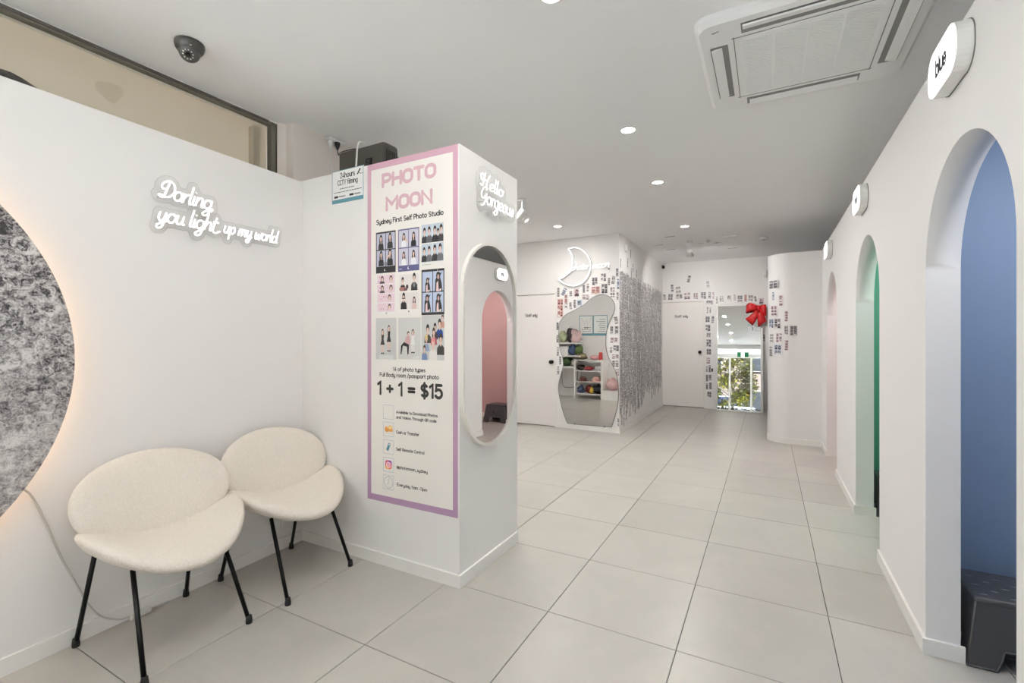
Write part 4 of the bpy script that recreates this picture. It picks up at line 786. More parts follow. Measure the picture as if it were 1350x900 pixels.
# ================================================================== CHAIRS
BOUC = mat('cream_boucle', (226, 218, 207), 0.9, spec=0.2, bump=1.0, bscale=95, vary=0.10, vscale=110)
def shell(fn, th, nr=14, na=48):
    """closed cushion: fn(x, y) on the unit disc gives point and normal"""
    mb = MB(); vs = []; 
    for sgn in (1, -1):
        for i in range(nr+1):
            r = math.sin(PI/2*i/nr)
            for k in range(na):
                a = 2*PI*k/na; u, v = r*math.cos(a), r*math.sin(a); p = Vector(fn(u, v)); e = 1e-3
                nrm = (Vector(fn(u+e, v))-p).cross(Vector(fn(u, v+e))-p).normalized()
                vs.append(p+nrm*sgn*th*0.5*max(0.0, 1-r**4.5)**0.5)
    o = (nr+1)*na
    fs = [(i*na+k, i*na+(k+1) % na, (i+1)*na+(k+1) % na, (i+1)*na+k) for i in range(nr) for k in range(na)]
    fs += [(o+i*na+k, o+(i+1)*na+k, o+(i+1)*na+(k+1) % na, o+i*na+(k+1) % na) for i in range(nr) for k in range(na)]
    mb.add(vs, fs, 0, True); return mb
def seat_fn(u, v):
    w = 0.318*(1-0.05*max(0, v)); x = 0.010+w*u; y = -0.055+0.25*v+0.10*u*u
    z = 0.404+0.118*abs(u)**2.2-0.020*max(0, -v)**2+0.02*max(0, v)
    return (x, y, z)
def back_fn(u, v):
    x = 0.318*u*(1+0.03*v); h = 0.215*v; y = 0.150+0.36*h-0.05*u*u
    return (x, y, 0.595+h*0.95+0.015*u*u)
ch = thing('lounge_chair', 'cream boucle shell chair on thin black legs nearest the moon lamp', 'chair', (-2.405, 1.134, 0), (0, 0, Y90+SL-math.radians(6)), 'boucle chairs against the moon partition')
shell(seat_fn, 0.095).build('seat', BOUC, ch)
shell(lambda u, v: back_fn(u, v), 0.075).build('backrest', BOUC, ch)
tops = {(-1, -1): (-0.175, -0.12), (1, -1): (0.175, -0.12), (-1, 1): (-0.225, 0.12), (1, 1): (0.155, 0.12)}
ROT = math.radians(6)
feet = {(-1, -1): (-0.222, -0.295), (1, -1): (0.218, -0.272), (-1, 1): (-0.225, 0.242), (1, 1): (0.222, 0.238)}
feet = {k: (a*math.cos(ROT)-b*math.sin(ROT)-0.014, a*math.sin(ROT)+b*math.cos(ROT)) for k, (a, b) in feet.items()}
for k in tops:
    a, f_ = tops[k], feet[k]; d = Vector((f_[0]-a[0], f_[1]-a[1], 0))
    lg = MB().tube([(a[0], a[1], 0.385 if k[1] < 0 else 0.42), (f_[0], f_[1], 0.012)], 0.0095, 10).build('leg', BLACK, ch)
    MB().lathe([(0.0, 0.0), (0.014, 0.0), (0.0145, 0.012), (0.0115, 0.036), (0.0, 0.036)], (f_[0], f_[1], 0.0), None, 14).build('foot_cap', RUB, lg)
u_ = MB(); T = list(tops.values())
for p_, q_ in (((-0.12, -0.10), (0.12, 0.09)), ((0.12, -0.10), (-0.12, 0.09))): u_.tube([(p_[0], p_[1], 0.388), (q_[0], q_[1], 0.388)], 0.008, 8)
u_.build('under_frame', BLACK, ch)
dup(ch, (-2.418, 1.757, 0), None, 'cream boucle shell chair on thin black legs in the corner by the poster column')
# ================================================================== CUT-OUT MIRROR ON THE WHITE BLOCK
WAVY = [(-2.614,0.07),(-2.676,0.22),(-2.73,0.406),(-2.758,0.568),(-2.744,0.708),(-2.703,0.849),(-2.681,0.95),(-2.698,1.076),(-2.738,1.189),(-2.752,1.328),(-2.755,1.505),(-2.722,1.605),(-2.636,1.691),(-2.502,1.75),(-2.359,1.825),(-2.243,1.914),(-2.155,1.954),(-2.067,1.962),(-1.981,1.927),(-1.92,1.858),(-1.9,1.781),(-1.92,1.686),(-1.973,1.58),(-2.013,1.46),(-2.03,1.328),(-2.023,1.184),(-1.993,1.076),(-1.939,0.97),(-1.883,0.852),(-1.852,0.711),(-1.847,0.568),(-1.859,0.401),(-1.895,0.244),(-1.949,0.08)]
wm = thing('cutout_mirror', 'frameless mirror with a wavy outline on the white block', 'mirror', (-2.3, 6.53, 0))
wp = [(a+2.3, b) for a, b in smooth(WAVY[:-1], 3)]+[(WAVY[-1][0]+2.3, WAVY[-1][1])]
MB().prism(wp, -0.010, -0.003).build('mirror_glass', MIRROR, wm)
MB().tube([(a, -0.008, b) for a, b in wp], 0.0045, 6, closed=True).build('edge_strip', mat('dark_mirror_edge', (110, 110, 108), 0.4, 0.3), wm)
for a, b in ((-0.2, 0.078), (0.25, 0.078), (-0.05, 1.925)): MB().box(a-0.015, -0.013, b-0.012, a+0.015, 0, b+0.012).build('mirror_clip', GRAYPL, wm)
# ================================================================== TALL LEANING MIRROR WITH BOW
tm = thing('leaning_mirror', 'tall white framed mirror leaning on the back wall', 'mirror', (-0.462, 9.474, 0.002), (-math.radians(4.75), 0, math.radians(1.0)))
MB().box(-0.365, -0.012, 0.025, 0.365, -0.004, 1.935).build('mirror_glass', MIRROR, tm)
f = MB()
for a in ((-0.388, 0.0, -0.360, 1.96), (0.348, 0.0, 0.388, 1.96), (-0.36, 0.0, 0.348, 0.026), (-0.36, 1.934, 0.348, 1.96)): f.bbox(a[0], -0.02, a[1], a[2], 0.012, a[3], 0.004, seg=1)
f.build('frame', WHPL, tm)
RED = mat('red_satin', (206, 26, 30), 0.45, vary=0.12, vscale=12)
bw_ = thing('red_bow', 'big red ribbon bow on the top right corner of the leaning mirror', 'bow', (-0.150, 9.575, 1.885))
def ribbon(rows, th=0.006):
    """rows of (left, right) points -> ribbon with thickness in y"""
    mb = MB(); n = len(rows); vs = []
    for sg in (-1, 1):
        for l, r in rows:
            for k in range(5):
                t = k/4; p = Vector(l).lerp(Vector(r), t); p.y += -0.012*math.sin(PI*t)+sg*th/2; vs.append(p)
    o = n*5; fs = []
    for i in range(n-1):
        for k in range(4): fs += [(i*5+k, i*5+k+1, i*5+k+6, i*5+k+5), (o+i*5+k, o+i*5+k+5, o+i*5+k+6, o+i*5+k+1)]
        fs += [(i*5, i*5+5, o+i*5+5, o+i*5), (i*5+4, o+i*5+4, o+i*5+9, i*5+9)]
    fs += [tuple(range(5))+tuple(range(o+4, o-1, -1)), tuple(range(o-5, o))+tuple(range(2*o-1, 2*o-6, -1))]
    return mb.add(vs, fs, 0, True)
ribbon([((-0.01, -0.03, 0.035), (-0.01, -0.03, -0.035)), ((-0.07, -0.075, 0.075), (-0.07, -0.075, -0.045)), ((-0.14, -0.085, 0.095), (-0.14, -0.085, -0.06)), ((-0.185, -0.06, 0.07), (-0.19, -0.06, -0.075)), ((-0.195, -0.03, 0.06), (-0.205, -0.03, -0.07)), ((-0.14, 0.0, 0.07), (-0.14, 0.0, -0.05)), ((-0.05, -0.015, 0.03), (-0.05, -0.015, -0.03))]).build('loop', RED, bw_)
ribbon([((0.01, -0.03, 0.03), (0.01, -0.03, -0.04)), ((0.06, -0.07, 0.05), (0.06, -0.07, -0.10)), ((0.105, -0.08, 0.055), (0.105, -0.08, -0.145)), ((0.125, -0.05, 0.05), (0.125, -0.05, -0.15)), ((0.10, -0.01, 0.045), (0.10, -0.01, -0.10)), ((0.03, -0.015, 0.025), (0.03, -0.015, -0.03))]).build('loop', RED, bw_)
ribbon([((-0.035, -0.045, -0.02), (0.015, -0.045, -0.04)), ((-0.10, -0.055, -0.10), (-0.01, -0.055, -0.16)), ((-0.16, -0.05, -0.155), (-0.05, -0.05, -0.235)), ((-0.21, -0.04, -0.19), (-0.095, -0.04, -0.305))]).build('tail', RED, bw_)
ribbon([((-0.02, -0.05, -0.03), (0.035, -0.05, -0.02)), ((-0.015, -0.06, -0.14), (0.085, -0.06, -0.12)), ((-0.012, -0.06, -0.24), (0.11, -0.06, -0.19)), ((-0.005, -0.05, -0.335), (0.12, -0.05, -0.25))]).build('tail', RED, bw_)
MB().blob((0, -0.06, 0.0), 0.028, 0.022, 0.045, 5, 0.1).build('knot', RED, bw_)
# ================================================================== PHOTO STRIPS
TONES = {'k': ((176, 171, 172), (50, 45, 48), (234, 232, 230)), 'd': ((128, 123, 127), (24, 22, 26), (220, 218, 218)), 'p': ((196, 176, 181), (84, 60, 68), (234, 229, 230)), 'r': ((186, 136, 128), (116, 48, 48), (222, 208, 203)), 'b': ((148, 162, 180), (40, 50, 70), (230, 232, 234)), 'g': ((148, 144, 146), (34, 31, 34), (192, 190, 190))}
CELLS = {'s': (1, 4), 'q': (2, 2), 'h': (2, 3), 'w': (1, 1)}
_sm = {}
def strip_mat(kind, tone):
    if (kind, tone) in _sm: return _sm[(kind, tone)]
    m = bpy.data.materials.new('photo_print_%s_%s' % (kind, tone)); m.use_nodes = True; nt = m.node_tree; b = nt.nodes['Principled BSDF']; b.inputs['Roughness'].default_value = 0.35
    N = nt.nodes.new; K = nt.links.new
    def S(v, i, n):
        if isinstance(v, (int, float)): n.inputs[i].default_value = v
        else: K(v, n.inputs[i])
    def M(op, a, c=0, d=0):
        n = N('ShaderNodeMath'); n.operation = op; S(a, 0, n); S(c, 1, n); S(d, 2, n); return n.outputs[0]
    def mix(f, a, c):
        n = N('ShaderNodeMixRGB'); S(f, 0, n)
        for i, v in ((1, a), (2, c)):
            if isinstance(v, tuple): n.inputs[i].default_value = lin(v)+(1,)
            else: K(v, n.inputs[i])
        return n.outputs[0]
    bg, dk, paper = TONES[tone]; nx, ny = CELLS[kind]
    uv = N('ShaderNodeUVMap'); uv.uv_map = 'UVMap'; sp = N('ShaderNodeSeparateXYZ'); K(uv.outputs[0], sp.inputs[0]); oi = N('ShaderNodeObjectInfo')
    mg = 0.07; u = M('MULTIPLY', M('DIVIDE', M('SUBTRACT', sp.outputs[0], mg), 1-2*mg), nx); v = M('MULTIPLY', M('DIVIDE', M('SUBTRACT', sp.outputs[1], 0.07), 0.90), ny)
    cu, cv_ = M('FRACT', u), M('FRACT', v); cb = N('ShaderNodeCombineXYZ'); K(M('FLOOR', u), cb.inputs[0]); K(M('FLOOR', v), cb.inputs[1]); K(M('MULTIPLY', oi.outputs['Random'], 57.3), cb.inputs[2])
    wn = N('ShaderNodeTexWhiteNoise'); wn.noise_dimensions = '3D'; K(cb.outputs[0], wn.inputs['Vector']); rs = N('ShaderNodeSeparateXYZ'); K(wn.outputs['Color'], rs.inputs[0]); r1, r2, r3 = rs.outputs
    inside = M('MULTIPLY', M('MULTIPLY', M('GREATER_THAN', cu, 0.06), M('LESS_THAN', cu, 0.94)), M('MULTIPLY', M('GREATER_THAN', cv_, 0.06), M('LESS_THAN', cv_, 0.94)))
    inside = M('MULTIPLY', inside, M('MULTIPLY', M('MULTIPLY', M('GREATER_THAN', u, 0), M('LESS_THAN', u, nx)), M('MULTIPLY', M('GREATER_THAN', v, 0), M('LESS_THAN', v, ny))))
    dx = M('SUBTRACT', cu, M('MULTIPLY_ADD', r1, 0.3, 0.35)); dy = M('SUBTRACT', cv_, M('MULTIPLY_ADD', r2, 0.15, 0.5))
    d = M('SQRT', M('ADD', M('MULTIPLY', dx, dx), M('MULTIPLY', dy, dy)))
    dx2 = M('SUBTRACT', cu, M('MULTIPLY_ADD', r3, 0.4, 0.4)); d2 = M('SQRT', M('ADD', M('MULTIPLY', dx2, dx2), M('MULTIPLY', M('SUBTRACT', cv_, 0.55), M('SUBTRACT', cv_, 0.55))))
    hair = M('LESS_THAN', d, 0.24); face = M('LESS_THAN', M('SQRT', M('ADD', M('MULTIPLY', dx, dx), M('MULTIPLY', M('ADD', dy, 0.05), M('ADD', dy, 0.05)))), 0.13)
    body = M('MULTIPLY', M('LESS_THAN', M('ABSOLUTE', dx), 0.34), M('LESS_THAN', cv_, 0.36))
    c = mix(r3, bg, tuple(min(255, int(x*1.08)) for x in bg)); c = mix(M('MULTIPLY', M('LESS_THAN', d2, 0.2), M('GREATER_THAN', r1, 0.4)), c, dk)
    c = mix(body, c, mix(M('GREATER_THAN', r3, 0.6), dk, (224, 220, 220))); c = mix(hair, c, dk); c = mix(face, c, (206, 186, 180) if tone not in 'dg' else (186, 178, 176)); c = mix(inside, paper, c)
    K(c, b.inputs['Base Color']); _sm[(kind, tone)] = m; return m
_sd = {}
def strip_obj(kind, tone, w, h):
    if (kind, tone) not in _sd:
        me = bpy.data.meshes.new('photo_strip'); vs = [(x, y, z) for y in (-1, 0) for x, z in ((-.5, -.5), (.5, -.5), (.5, .5), (-.5, .5))]
        me.from_pydata(vs, [], [(0, 1, 2, 3), (7, 6, 5, 4), (0, 4, 5, 1), (1, 5, 6, 2), (2, 6, 7, 3), (3, 7, 4, 0)]); uvl = me.uv_layers.new(name='UVMap')
        for p in me.polygons:
            for li in p.loop_indices:
                a = vs[me.loops[li].vertex_index]; uvl.data[li].uv = (a[0]+.5, a[2]+.5)
        me.materials.append(strip_mat(kind, tone)); _sd[(kind, tone)] = me
    o = bpy.data.objects.new('photo_strip', _sd[(kind, tone)]); COL.objects.link(o); o.scale = (w, 0.0012, h); return o
BACK = [(-1.346,2.486,0.075,0.154,'sk',12),(-1.004,2.36,0.069,0.146,'sd',-4),(-1.659,2.324,0.061,0.155,'sd',-3),(-1.544,2.277,0.111,0.166,'qk',-6),(-1.916,2.281,0.092,0.142,'qk',0),(-1.833,2.148,0.131,0.141,'hk',0),(-1.691,2.154,0.108,0.14,'qk',4),(-1.528,2.153,0.152,0.104,'hk',0),(-1.38,2.158,0.143,0.15,'qp',0),(-1.222,2.151,0.1,0.139,'hp',0),(-1.084,2.154,0.112,0.151,'qd',0),(-0.976,2.152,0.062,0.146,'sd',0),(-0.909,2.147,0.044,0.141,'sp',0),(-0.847,2.06,0.043,0.151,'sk',0),(-0.765,2.075,0.091,0.134,'hk',0),(-0.635,2.082,0.096,0.144,'wk',0),(-0.542,2.091,0.053,0.138,'sk',-5),(-0.455,2.064,0.098,0.142,'hd',0),(-0.362,2.076,0.049,0.139,'sr',0),(-0.279,2.073,0.097,0.121,'hk',0),(-0.201,2.055,0.046,0.107,'sd',-10),(-0.102,2.012,0.098,0.128,'wp',0),(-0.974,2.017,0.149,0.092,'wd',0),(-1.012,1.873,0.042,0.135,'sk',0),(-0.964,1.865,0.037,0.135,'sk',0),(-1.011,1.699,0.09,0.124,'qd',0),(-0.921,1.687,0.056,0.152,'sd',5),(-1.005,1.531,0.101,0.139,'qd',0),(-0.994,1.394,0.09,0.112,'qk',5),(-0.99,1.244,0.098,0.157,'hd',0),(-0.988,1.08,0.094,0.121,'qd',0),(-0.997,0.911,0.084,0.135,'hp',0),(-1.962,2.116,0.06,0.137,'sk',0),(-1.964,1.97,0.064,0.13,'sd',0),(-1.964,1.829,0.064,0.13,'sk',0),(-1.964,1.687,0.064,0.13,'sk',0),(-1.964,1.362,0.064,0.142,'sd',0),(-1.964,1.196,0.064,0.142,'sd',0),(-1.964,1.025,0.064,0.13,'sk',0),(-1.964,0.883,0.064,0.13,'sk',0),(-0.066,1.341,0.049,0.143,'sd',0),(-1.023,0.751,0.042,0.128,'sk',0),(-0.974,0.756,0.048,0.15,'sd',0),(-1.021,0.578,0.052,0.143,'sd',0),(-0.966,0.588,0.059,0.127,'sd',0),(-1.02,0.421,0.049,0.128,'sd',0),(-0.961,0.431,0.055,0.142,'sd',0),(-0.981,0.269,0.083,0.12,'qd',0),(-1.955,1.026,0.062,0.149,'sk',0),(-1.955,0.865,0.062,0.15,'sk',0),(-1.955,0.704,0.062,0.149,'sk',0),(-1.955,0.544,0.062,0.149,'sk',0),(-1.955,0.366,0.062,0.149,'sr',0),(-1.955,0.107,0.062,0.149,'sk',0)]
CURVED = [(0.553,2.034,0.16,0.111,'hd',0),(0.553,1.88,0.043,0.127,'sb',0),(0.448,1.818,0.062,0.151,'sp',0),(0.543,1.694,0.114,0.145,'hp',0),(0.386,1.615,0.049,0.15,'sp',0),(0.589,1.529,0.105,0.136,'qb',0),(0.491,1.524,0.095,0.144,'qd',0),(0.386,1.439,0.049,0.128,'hk',0),(0.306,1.433,0.091,0.136,'hd',0),(0.582,1.334,0.085,0.13,'hk',0),(0.471,1.344,0.092,0.133,'hp',0),(0.487,1.186,0.114,0.152,'qb',0),(0.602,1.164,0.085,0.146,'sk',0),(0.383,1.248,0.053,0.15,'sp',0)]
FRONT = [(-2.764,2.027,0.055,0.158,'sk',0),(-2.673,2.029,0.074,0.132,'sb',28),(-2.642,1.924,0.054,0.138,'sr',0),(-2.476,2.007,0.105,0.143,'wp',0),(-2.565,1.996,0.06,0.087,'sk',0),(-2.362,2.057,0.046,0.129,'sd',0),(-2.301,2.073,0.051,0.129,'sk',0),(-2.336,1.936,0.135,0.086,'hp',0),(-2.196,2.158,0.095,0.127,'qd',0),(-2.183,2.027,0.145,0.122,'hr',0),(-2.067,2.208,0.099,0.133,'qk',0),(-2.052,2.045,0.106,0.157,'qd',0),(-1.987,2.143,0.05,0.12,'sk',0),(-1.923,2.161,0.055,0.137,'qk',8),(-1.935,2.003,0.08,0.132,'hk',0),(-1.868,2.261,0.042,0.131,'sd',0),(-1.853,2.1,0.048,0.166,'sb',0),(-1.862,1.928,0.042,0.131,'sk',0),(-2.734,1.787,0.101,0.303,'hr',0),(-2.64,1.874,0.062,0.239,'sk',0),(-2.569,1.815,0.053,0.125,'sk',0),(-2.502,1.844,0.053,0.137,'sk',0),(-2.43,1.841,0.091,0.136,'wb',0),(-1.934,1.955,0.078,0.108,'hk',0),(-1.883,1.59,0.073,0.119,'sk',-12),(-1.947,1.451,0.053,0.127,'sd',0),(-1.877,1.451,0.061,0.126,'sd',0),(-1.914,1.31,0.134,0.084,'hp',0),(-1.883,1.197,0.097,0.095,'qd',0),(-1.956,1.173,0.049,0.095,'sk',0),(-1.895,1.078,0.121,0.072,'hp',0),(-1.895,0.977,0.121,0.107,'hk',0),(-1.865,0.853,0.06,0.119,'hp',0),(-2.778,1.518,0.041,0.127,'sd',0),(-2.778,1.328,0.041,0.127,'sd',0),(-2.771,1.138,0.044,0.152,'sk',0),(-2.734,1.005,0.047,0.139,'sk',0),(-2.767,0.849,0.046,0.146,'sk',0),(-1.852,0.182,0.028,0.059,'sd',0),(-1.852,0.122,0.028,0.047,'sd',0)]
KW = {'s': 'photo strip', 'q': 'photo card', 'h': 'photo grid', 'w': 'photo'}
TW = {'k': 'pale', 'd': 'dark', 'p': 'pinkish', 'r': 'red toned', 'b': 'bluish', 'g': 'grey'}
ORD = 'first second third fourth fifth sixth seventh eighth ninth tenth eleventh twelfth thirteenth fourteenth fifteenth sixteenth seventeenth eighteenth nineteenth twentieth twenty-first twenty-second twenty-third twenty-fourth twenty-fifth twenty-sixth twenty-seventh twenty-eighth twenty-ninth thirtieth'.split()
def hang(items, place, groupname, regions):
    """regions: (test, key, phrase, direction) - labels count along each region"""
    buckets = {}
    for it in items:
        a, z, w, h, ty, rot = it; o = strip_obj(ty[0], ty[1], w*0.97, h*0.97); place(o, a, z, math.radians(rot))
        for i, (test, key, phrase, dr) in enumerate(regions):
            if test(a, z): buckets.setdefault(i, []).append((key(a, z), o, ty)); break
    for i, lst in buckets.items():
        lst.sort(key=lambda q: q[0])
        for k, (_, o, ty) in enumerate(lst): tag(o, '%s %s %s %s %s' % (TW[ty[1]], KW[ty[0]], ORD[k], regions[i][3], regions[i][2]), 'photo print', groupname)
def place_back(o, a, z, r): o.location = (a, 9.65-0.0004, z); o.rotation_euler = (0, r, 0)
hang(BACK, place_back, 'photo prints on the back wall', [
    (lambda a, z: z > 2.22, lambda a, z: a, 'above the row', 'from the left'), (lambda a, z: z > 2.04 and a > -0.9, lambda a, z: a, 'over the leaning mirror', 'from the left'),
    (lambda a, z: z > 2.04 and a > -1.92, lambda a, z: a, 'over the back staff door', 'from the left'), (lambda a, z: a < -1.9, lambda a, z: -z, 'left of the back staff door', 'from the top'),
    (lambda a, z: a < -0.89, lambda a, z: -z, 'between the back staff door and the mirror', 'from the top'), (lambda a, z: True, lambda a, z: -z, 'beside the bow and leaning mirror', 'from the top')])
def place_front(o, a, z, r): o.location = (a, 6.53-0.0004, z); o.rotation_euler = (0, r, 0)
hang(FRONT, place_front, 'photo prints round the cut-out mirror', [
    (lambda a, z: z < 0.3, lambda a, z: -z, 'at the foot of the block corner', 'from the top'), (lambda a, z: a < -2.58 and z < 1.6, lambda a, z: -z, 'down the left edge of the cut-out mirror', 'from the top'),
    (lambda a, z: z < 1.6, lambda a, z: -z, 'right of the cut-out mirror', 'from the top'), (lambda a, z: a < -2.38, lambda a, z: a, 'at the left shoulder of the cut-out mirror', 'from the left'),
    (lambda a, z: True, lambda a, z: a, 'over the top of the cut-out mirror', 'from the left')])
def curve_pt(s_):
    if s_ < 0.34: return (0.59-s_, 6.90, 0.0)
    t = min((s_-0.34)/0.25, PI/2); return (0.25-0.25*math.sin(t), 7.15-0.25*math.cos(t), -t)
def place_curved(o, a, z, r):
    x, y, t = curve_pt(a); o.location = (x+0.0015*math.sin(t), y-0.0015*math.cos(t), z); o.rotation_euler = (0, 0, t)
hang(CURVED, place_curved, 'photo prints on the rounded partition', [(lambda a, z: True, lambda a, z: -z, 'on the rounded partition', 'from the top')])
for k, (x, y, w, h, rz, ty) in enumerate(((-1.26, 7.13, 0.05, 0.15, 1.5, 'sd'), (-1.53, 7.68, 0.05, 0.15, 1.45, 'sk'), (-1.43, 8.17, 0.05, 0.15, 1.5, 'sd'), (-0.80, 7.72, 0.06, 0.26, 0.1, 'sd'), (-0.70, 7.93, 0.09, 0.10, 0.6, 'qd'), (-0.92, 7.85, 0.05, 0.1, 1.2, 'sk'), (-0.51, 8.53, 0.05, 0.16, 1.4, 'sd'))):
    o = strip_obj(ty[0], ty[1], w, h); o.location = (x, y, CZ-0.0004); o.rotation_euler = (-PI/2, 0, rz)
    o.rotation_euler = (PI/2, PI, rz)
    tag(o, '%s %s stuck to the ceiling, %s from the left round the spotlight' % (TW[ty[1]], KW[ty[0]], ORD[sorted([-1.26, -1.53, -1.43, -0.80, -0.70, -0.92, -0.51]).index(x)]), 'photo print', 'photo prints on the ceiling')
# dense collage on the block's side
rr_ = random.Random(11); spots = []
y = 6.585; ci = 0
while y < 9.52:
    zt = 2.30+rr_.uniform(-0.05, 0.03)-0.02*(y-6.6); zb = 0.26+0.06*(y-6.6)+rr_.uniform(-0.12, 0.22)*(1 if rr_.random() < .7 else -.3); z = zt; ri = 0
    while z > zb+0.05:
        spots.append((y+rr_.uniform(-0.012, 0.012), z-0.075, rr_.choice((0.05, 0.052, 0.056, 0.07)), 0.15*rr_.uniform(0.92, 1.05), rr_.choice(('sg', 'sg', 'sk', 'sd', 'sg', 'hg', 'hd', 'qg')), rr_.gauss(0, 2.2), ci, ri)); ri += 1; z -= rr_.uniform(0.125, 0.156)
    y += rr_.uniform(0.044, 0.060); ci += 1
for k, (yy_, zz_) in enumerate(((6.60, 2.40), (6.98, 2.46), (7.16, 2.62), (7.30, 2.42), (7.20, 2.34), (7.52, 2.36), (6.66, 0.16), (6.76, 0.12), (6.9, 0.2), (7.7, 0.25))): spots.append((yy_, zz_, 0.05, 0.15, 'sd', 1.0, -1, k))
spots.sort(key=lambda q: q[0]); NIND = 178
NRM = 0
for k, (yv, zv, w, h, ty, rot, ci, ri) in enumerate(spots[:NIND]):
    o = strip_obj(ty[0], ty[1], w, h); o.location = (-1.84+0.0004+0.0016*(k % 3), yv, zv); o.rotation_euler = Euler((0, math.radians(rot), Y90))
    tag(o, ('stray photo strip outside the dense side collage, %s of the strays' % ORD[ri]) if ci < 0 else '%s %s in side collage, %s column from the corner, %s from the top' % (TW[ty[1]], KW[ty[0]], ORD[ci], ORD[ri]), 'photo print', 'photo prints in the side wall collage')
me = {}
for k, (yv, zv, w, h, ty, rot, ci, ri) in enumerate(spots[NIND:]): me.setdefault(ty, []).append((yv, zv, w, h, 0.0016*(k % 3), math.radians(rot)))
vs, fs, mi, uvs, mats_ = [], [], [], [], []
for ty, L in me.items():
    mats_.append(strip_mat(ty[0], ty[1])); 
    for yv, zv, w, h, d, r in L:
        o = len(vs)
        for xx_ in (d, d+0.0014):
            for a, b_ in ((-.5, -.5), (.5, -.5), (.5, .5), (-.5, .5)):
                p, q_ = a*w, b_*h; vs.append((xx_, yv+p*math.cos(r)+q_*math.sin(r), zv-p*math.sin(r)+q_*math.cos(r))); uvs.append((a+.5, b_+.5))
        for f in ((4, 5, 6, 7), (3, 2, 1, 0), (0, 1, 5, 4), (1, 2, 6, 5), (2, 3, 7, 6), (3, 0, 4, 7)): fs.append(tuple(i+o for i in f)); mi.append(len(mats_)-1)
m_ = bpy.data.meshes.new('photo_collage'); m_.from_pydata(vs, [], fs); ul = m_.uv_layers.new(name='UVMap')
for p in m_.polygons:
    for li in p.loop_indices: ul.data[li].uv = uvs[m_.loops[li].vertex_index]
for x in mats_: m_.materials.append(x)
m_.polygons.foreach_set('material_index', mi); o = bpy.data.objects.new('photo_collage', m_); COL.objects.link(o); o.location = (-1.8398, 0, 0)
tag(o, 'far end of the dense monochrome photo collage on the white block', 'photo prints', 'photo prints in the side wall collage', 'stuff')
# ================================================================== DRESSING CORNER SEEN IN THE CUT-OUT MIRROR
SHW = mat('white_shelf_metal', (228, 226, 222), 0.4)
rk = thing('shelf_rack', 'white four shelf rack of hats, seen in the cut-out mirror', 'shelf', (-3.50, 2.96, 0))
for x in (-0.31, 0.31):
    for y in (-0.14, 0.14): MB().box(x-0.014, y-0.014, 0, x+0.014, y+0.014, 0.87).build('post', SHW, rk)
for z in (0.09, 0.36, 0.60, 0.84): MB().box(-0.30, -0.15, z, 0.30, 0.15, z+0.018).build('shelf_board', SHW, rk)
def lump(name, label, cat, x, y, z, rx, ry, rz, col, seed, amp=0.35):
    m = mat('cloth_%02x%02x%02x' % col, col, 0.85, bump=0.3, bscale=60)
    return tag(MB().blob((0, 0, rz), rx, ry, rz, seed, amp).build(name, m, loc=(x, y, z)), label, cat, 'dressing up things seen in the cut-out mirror')
def hat(label, x, y, z, r, col):
    t = thing('hat', label, 'hat', (x, y, z), group='dressing up things seen in the cut-out mirror'); m = mat('cloth_%02x%02x%02x' % col, col, 0.85, bump=0.3, bscale=60)
    MB().lathe([(0.0, 0.0), (r, 0.0), (r*1.02, 0.012), (r*0.62, 0.02)], seg=20).build('brim', m, t); MB().lathe([(r*0.62, 0.014), (r*0.58, r*0.5), (r*0.4, r*0.75), (0.0, r*0.8)], seg=20).build('crown', m, t)
lump('soft_toy', 'navy cloth heap on the lowest rack shelf, seen in the mirror', 'cloth', -3.30, 2.98, 0.108, 0.13, 0.12, 0.10, (40, 40, 46), 1, .2)
lump('scarf', 'dark red cloth on the lowest rack shelf, seen in the mirror', 'cloth', -3.50, 2.98, 0.108, 0.09, 0.1, 0.09, (128, 50, 46), 2, .5)
lump('scarf', 'yellow cloth on the lowest rack shelf, seen in the mirror', 'cloth', -3.43, 3.06, 0.108, 0.05, 0.05, 0.07, (214, 178, 70), 3)
lump('scarf', 'blue cloth on the lowest rack shelf, seen in the mirror', 'cloth', -3.70, 3.0, 0.108, 0.08, 0.08, 0.07, (80, 92, 122), 4, .5)
hat('pink hat on the second rack shelf, seen in the mirror', -3.34, 2.99, 0.378, 0.15, (206, 160, 152)); hat('dark brown hat on the second rack shelf, seen in the mirror', -3.65, 2.99, 0.378, 0.13, (92, 58, 52))
lump('headband', 'red headbands on the third rack shelf, seen in the mirror', 'headband', -3.52, 2.98, 0.618, 0.11, 0.1, 0.045, (146, 52, 56), 6); lump('headband', 'black headbands on the third rack shelf, seen in the mirror', 'headband', -3.71, 2.98, 0.618, 0.08, 0.1, 0.06, (44, 38, 40), 7)
hat('pale grey hat on the third rack shelf, seen in the mirror', -3.29, 2.98, 0.618, 0.14, (190, 190, 186))
lump('headband', 'pink headbands on the rack top, seen in the mirror', 'headband', -3.38, 2.98, 0.858, 0.12, 0.1, 0.05, (228, 170, 168), 8); lump('flowers', 'green and brown flowers on the rack top, seen in the mirror', 'flowers', -3.68, 2.98, 0.858, 0.12, 0.1, 0.07, (122, 112, 84), 9)
tag(MB().bbox(-0.035, -0.035, 0, 0.035, 0.035, 0.17, 0.01).build('red_bottle', mat('red_plastic', (186, 50, 50), 0.4), loc=(-3.24, 3.0, 0.858)), 'red bottle on the rack top, seen in the mirror', 'bottle')
ct = thing('display_shelf', 'white stepped wall shelves with toys and flowers, seen in the mirror', 'shelf', (-4.10, 2.752, 0))
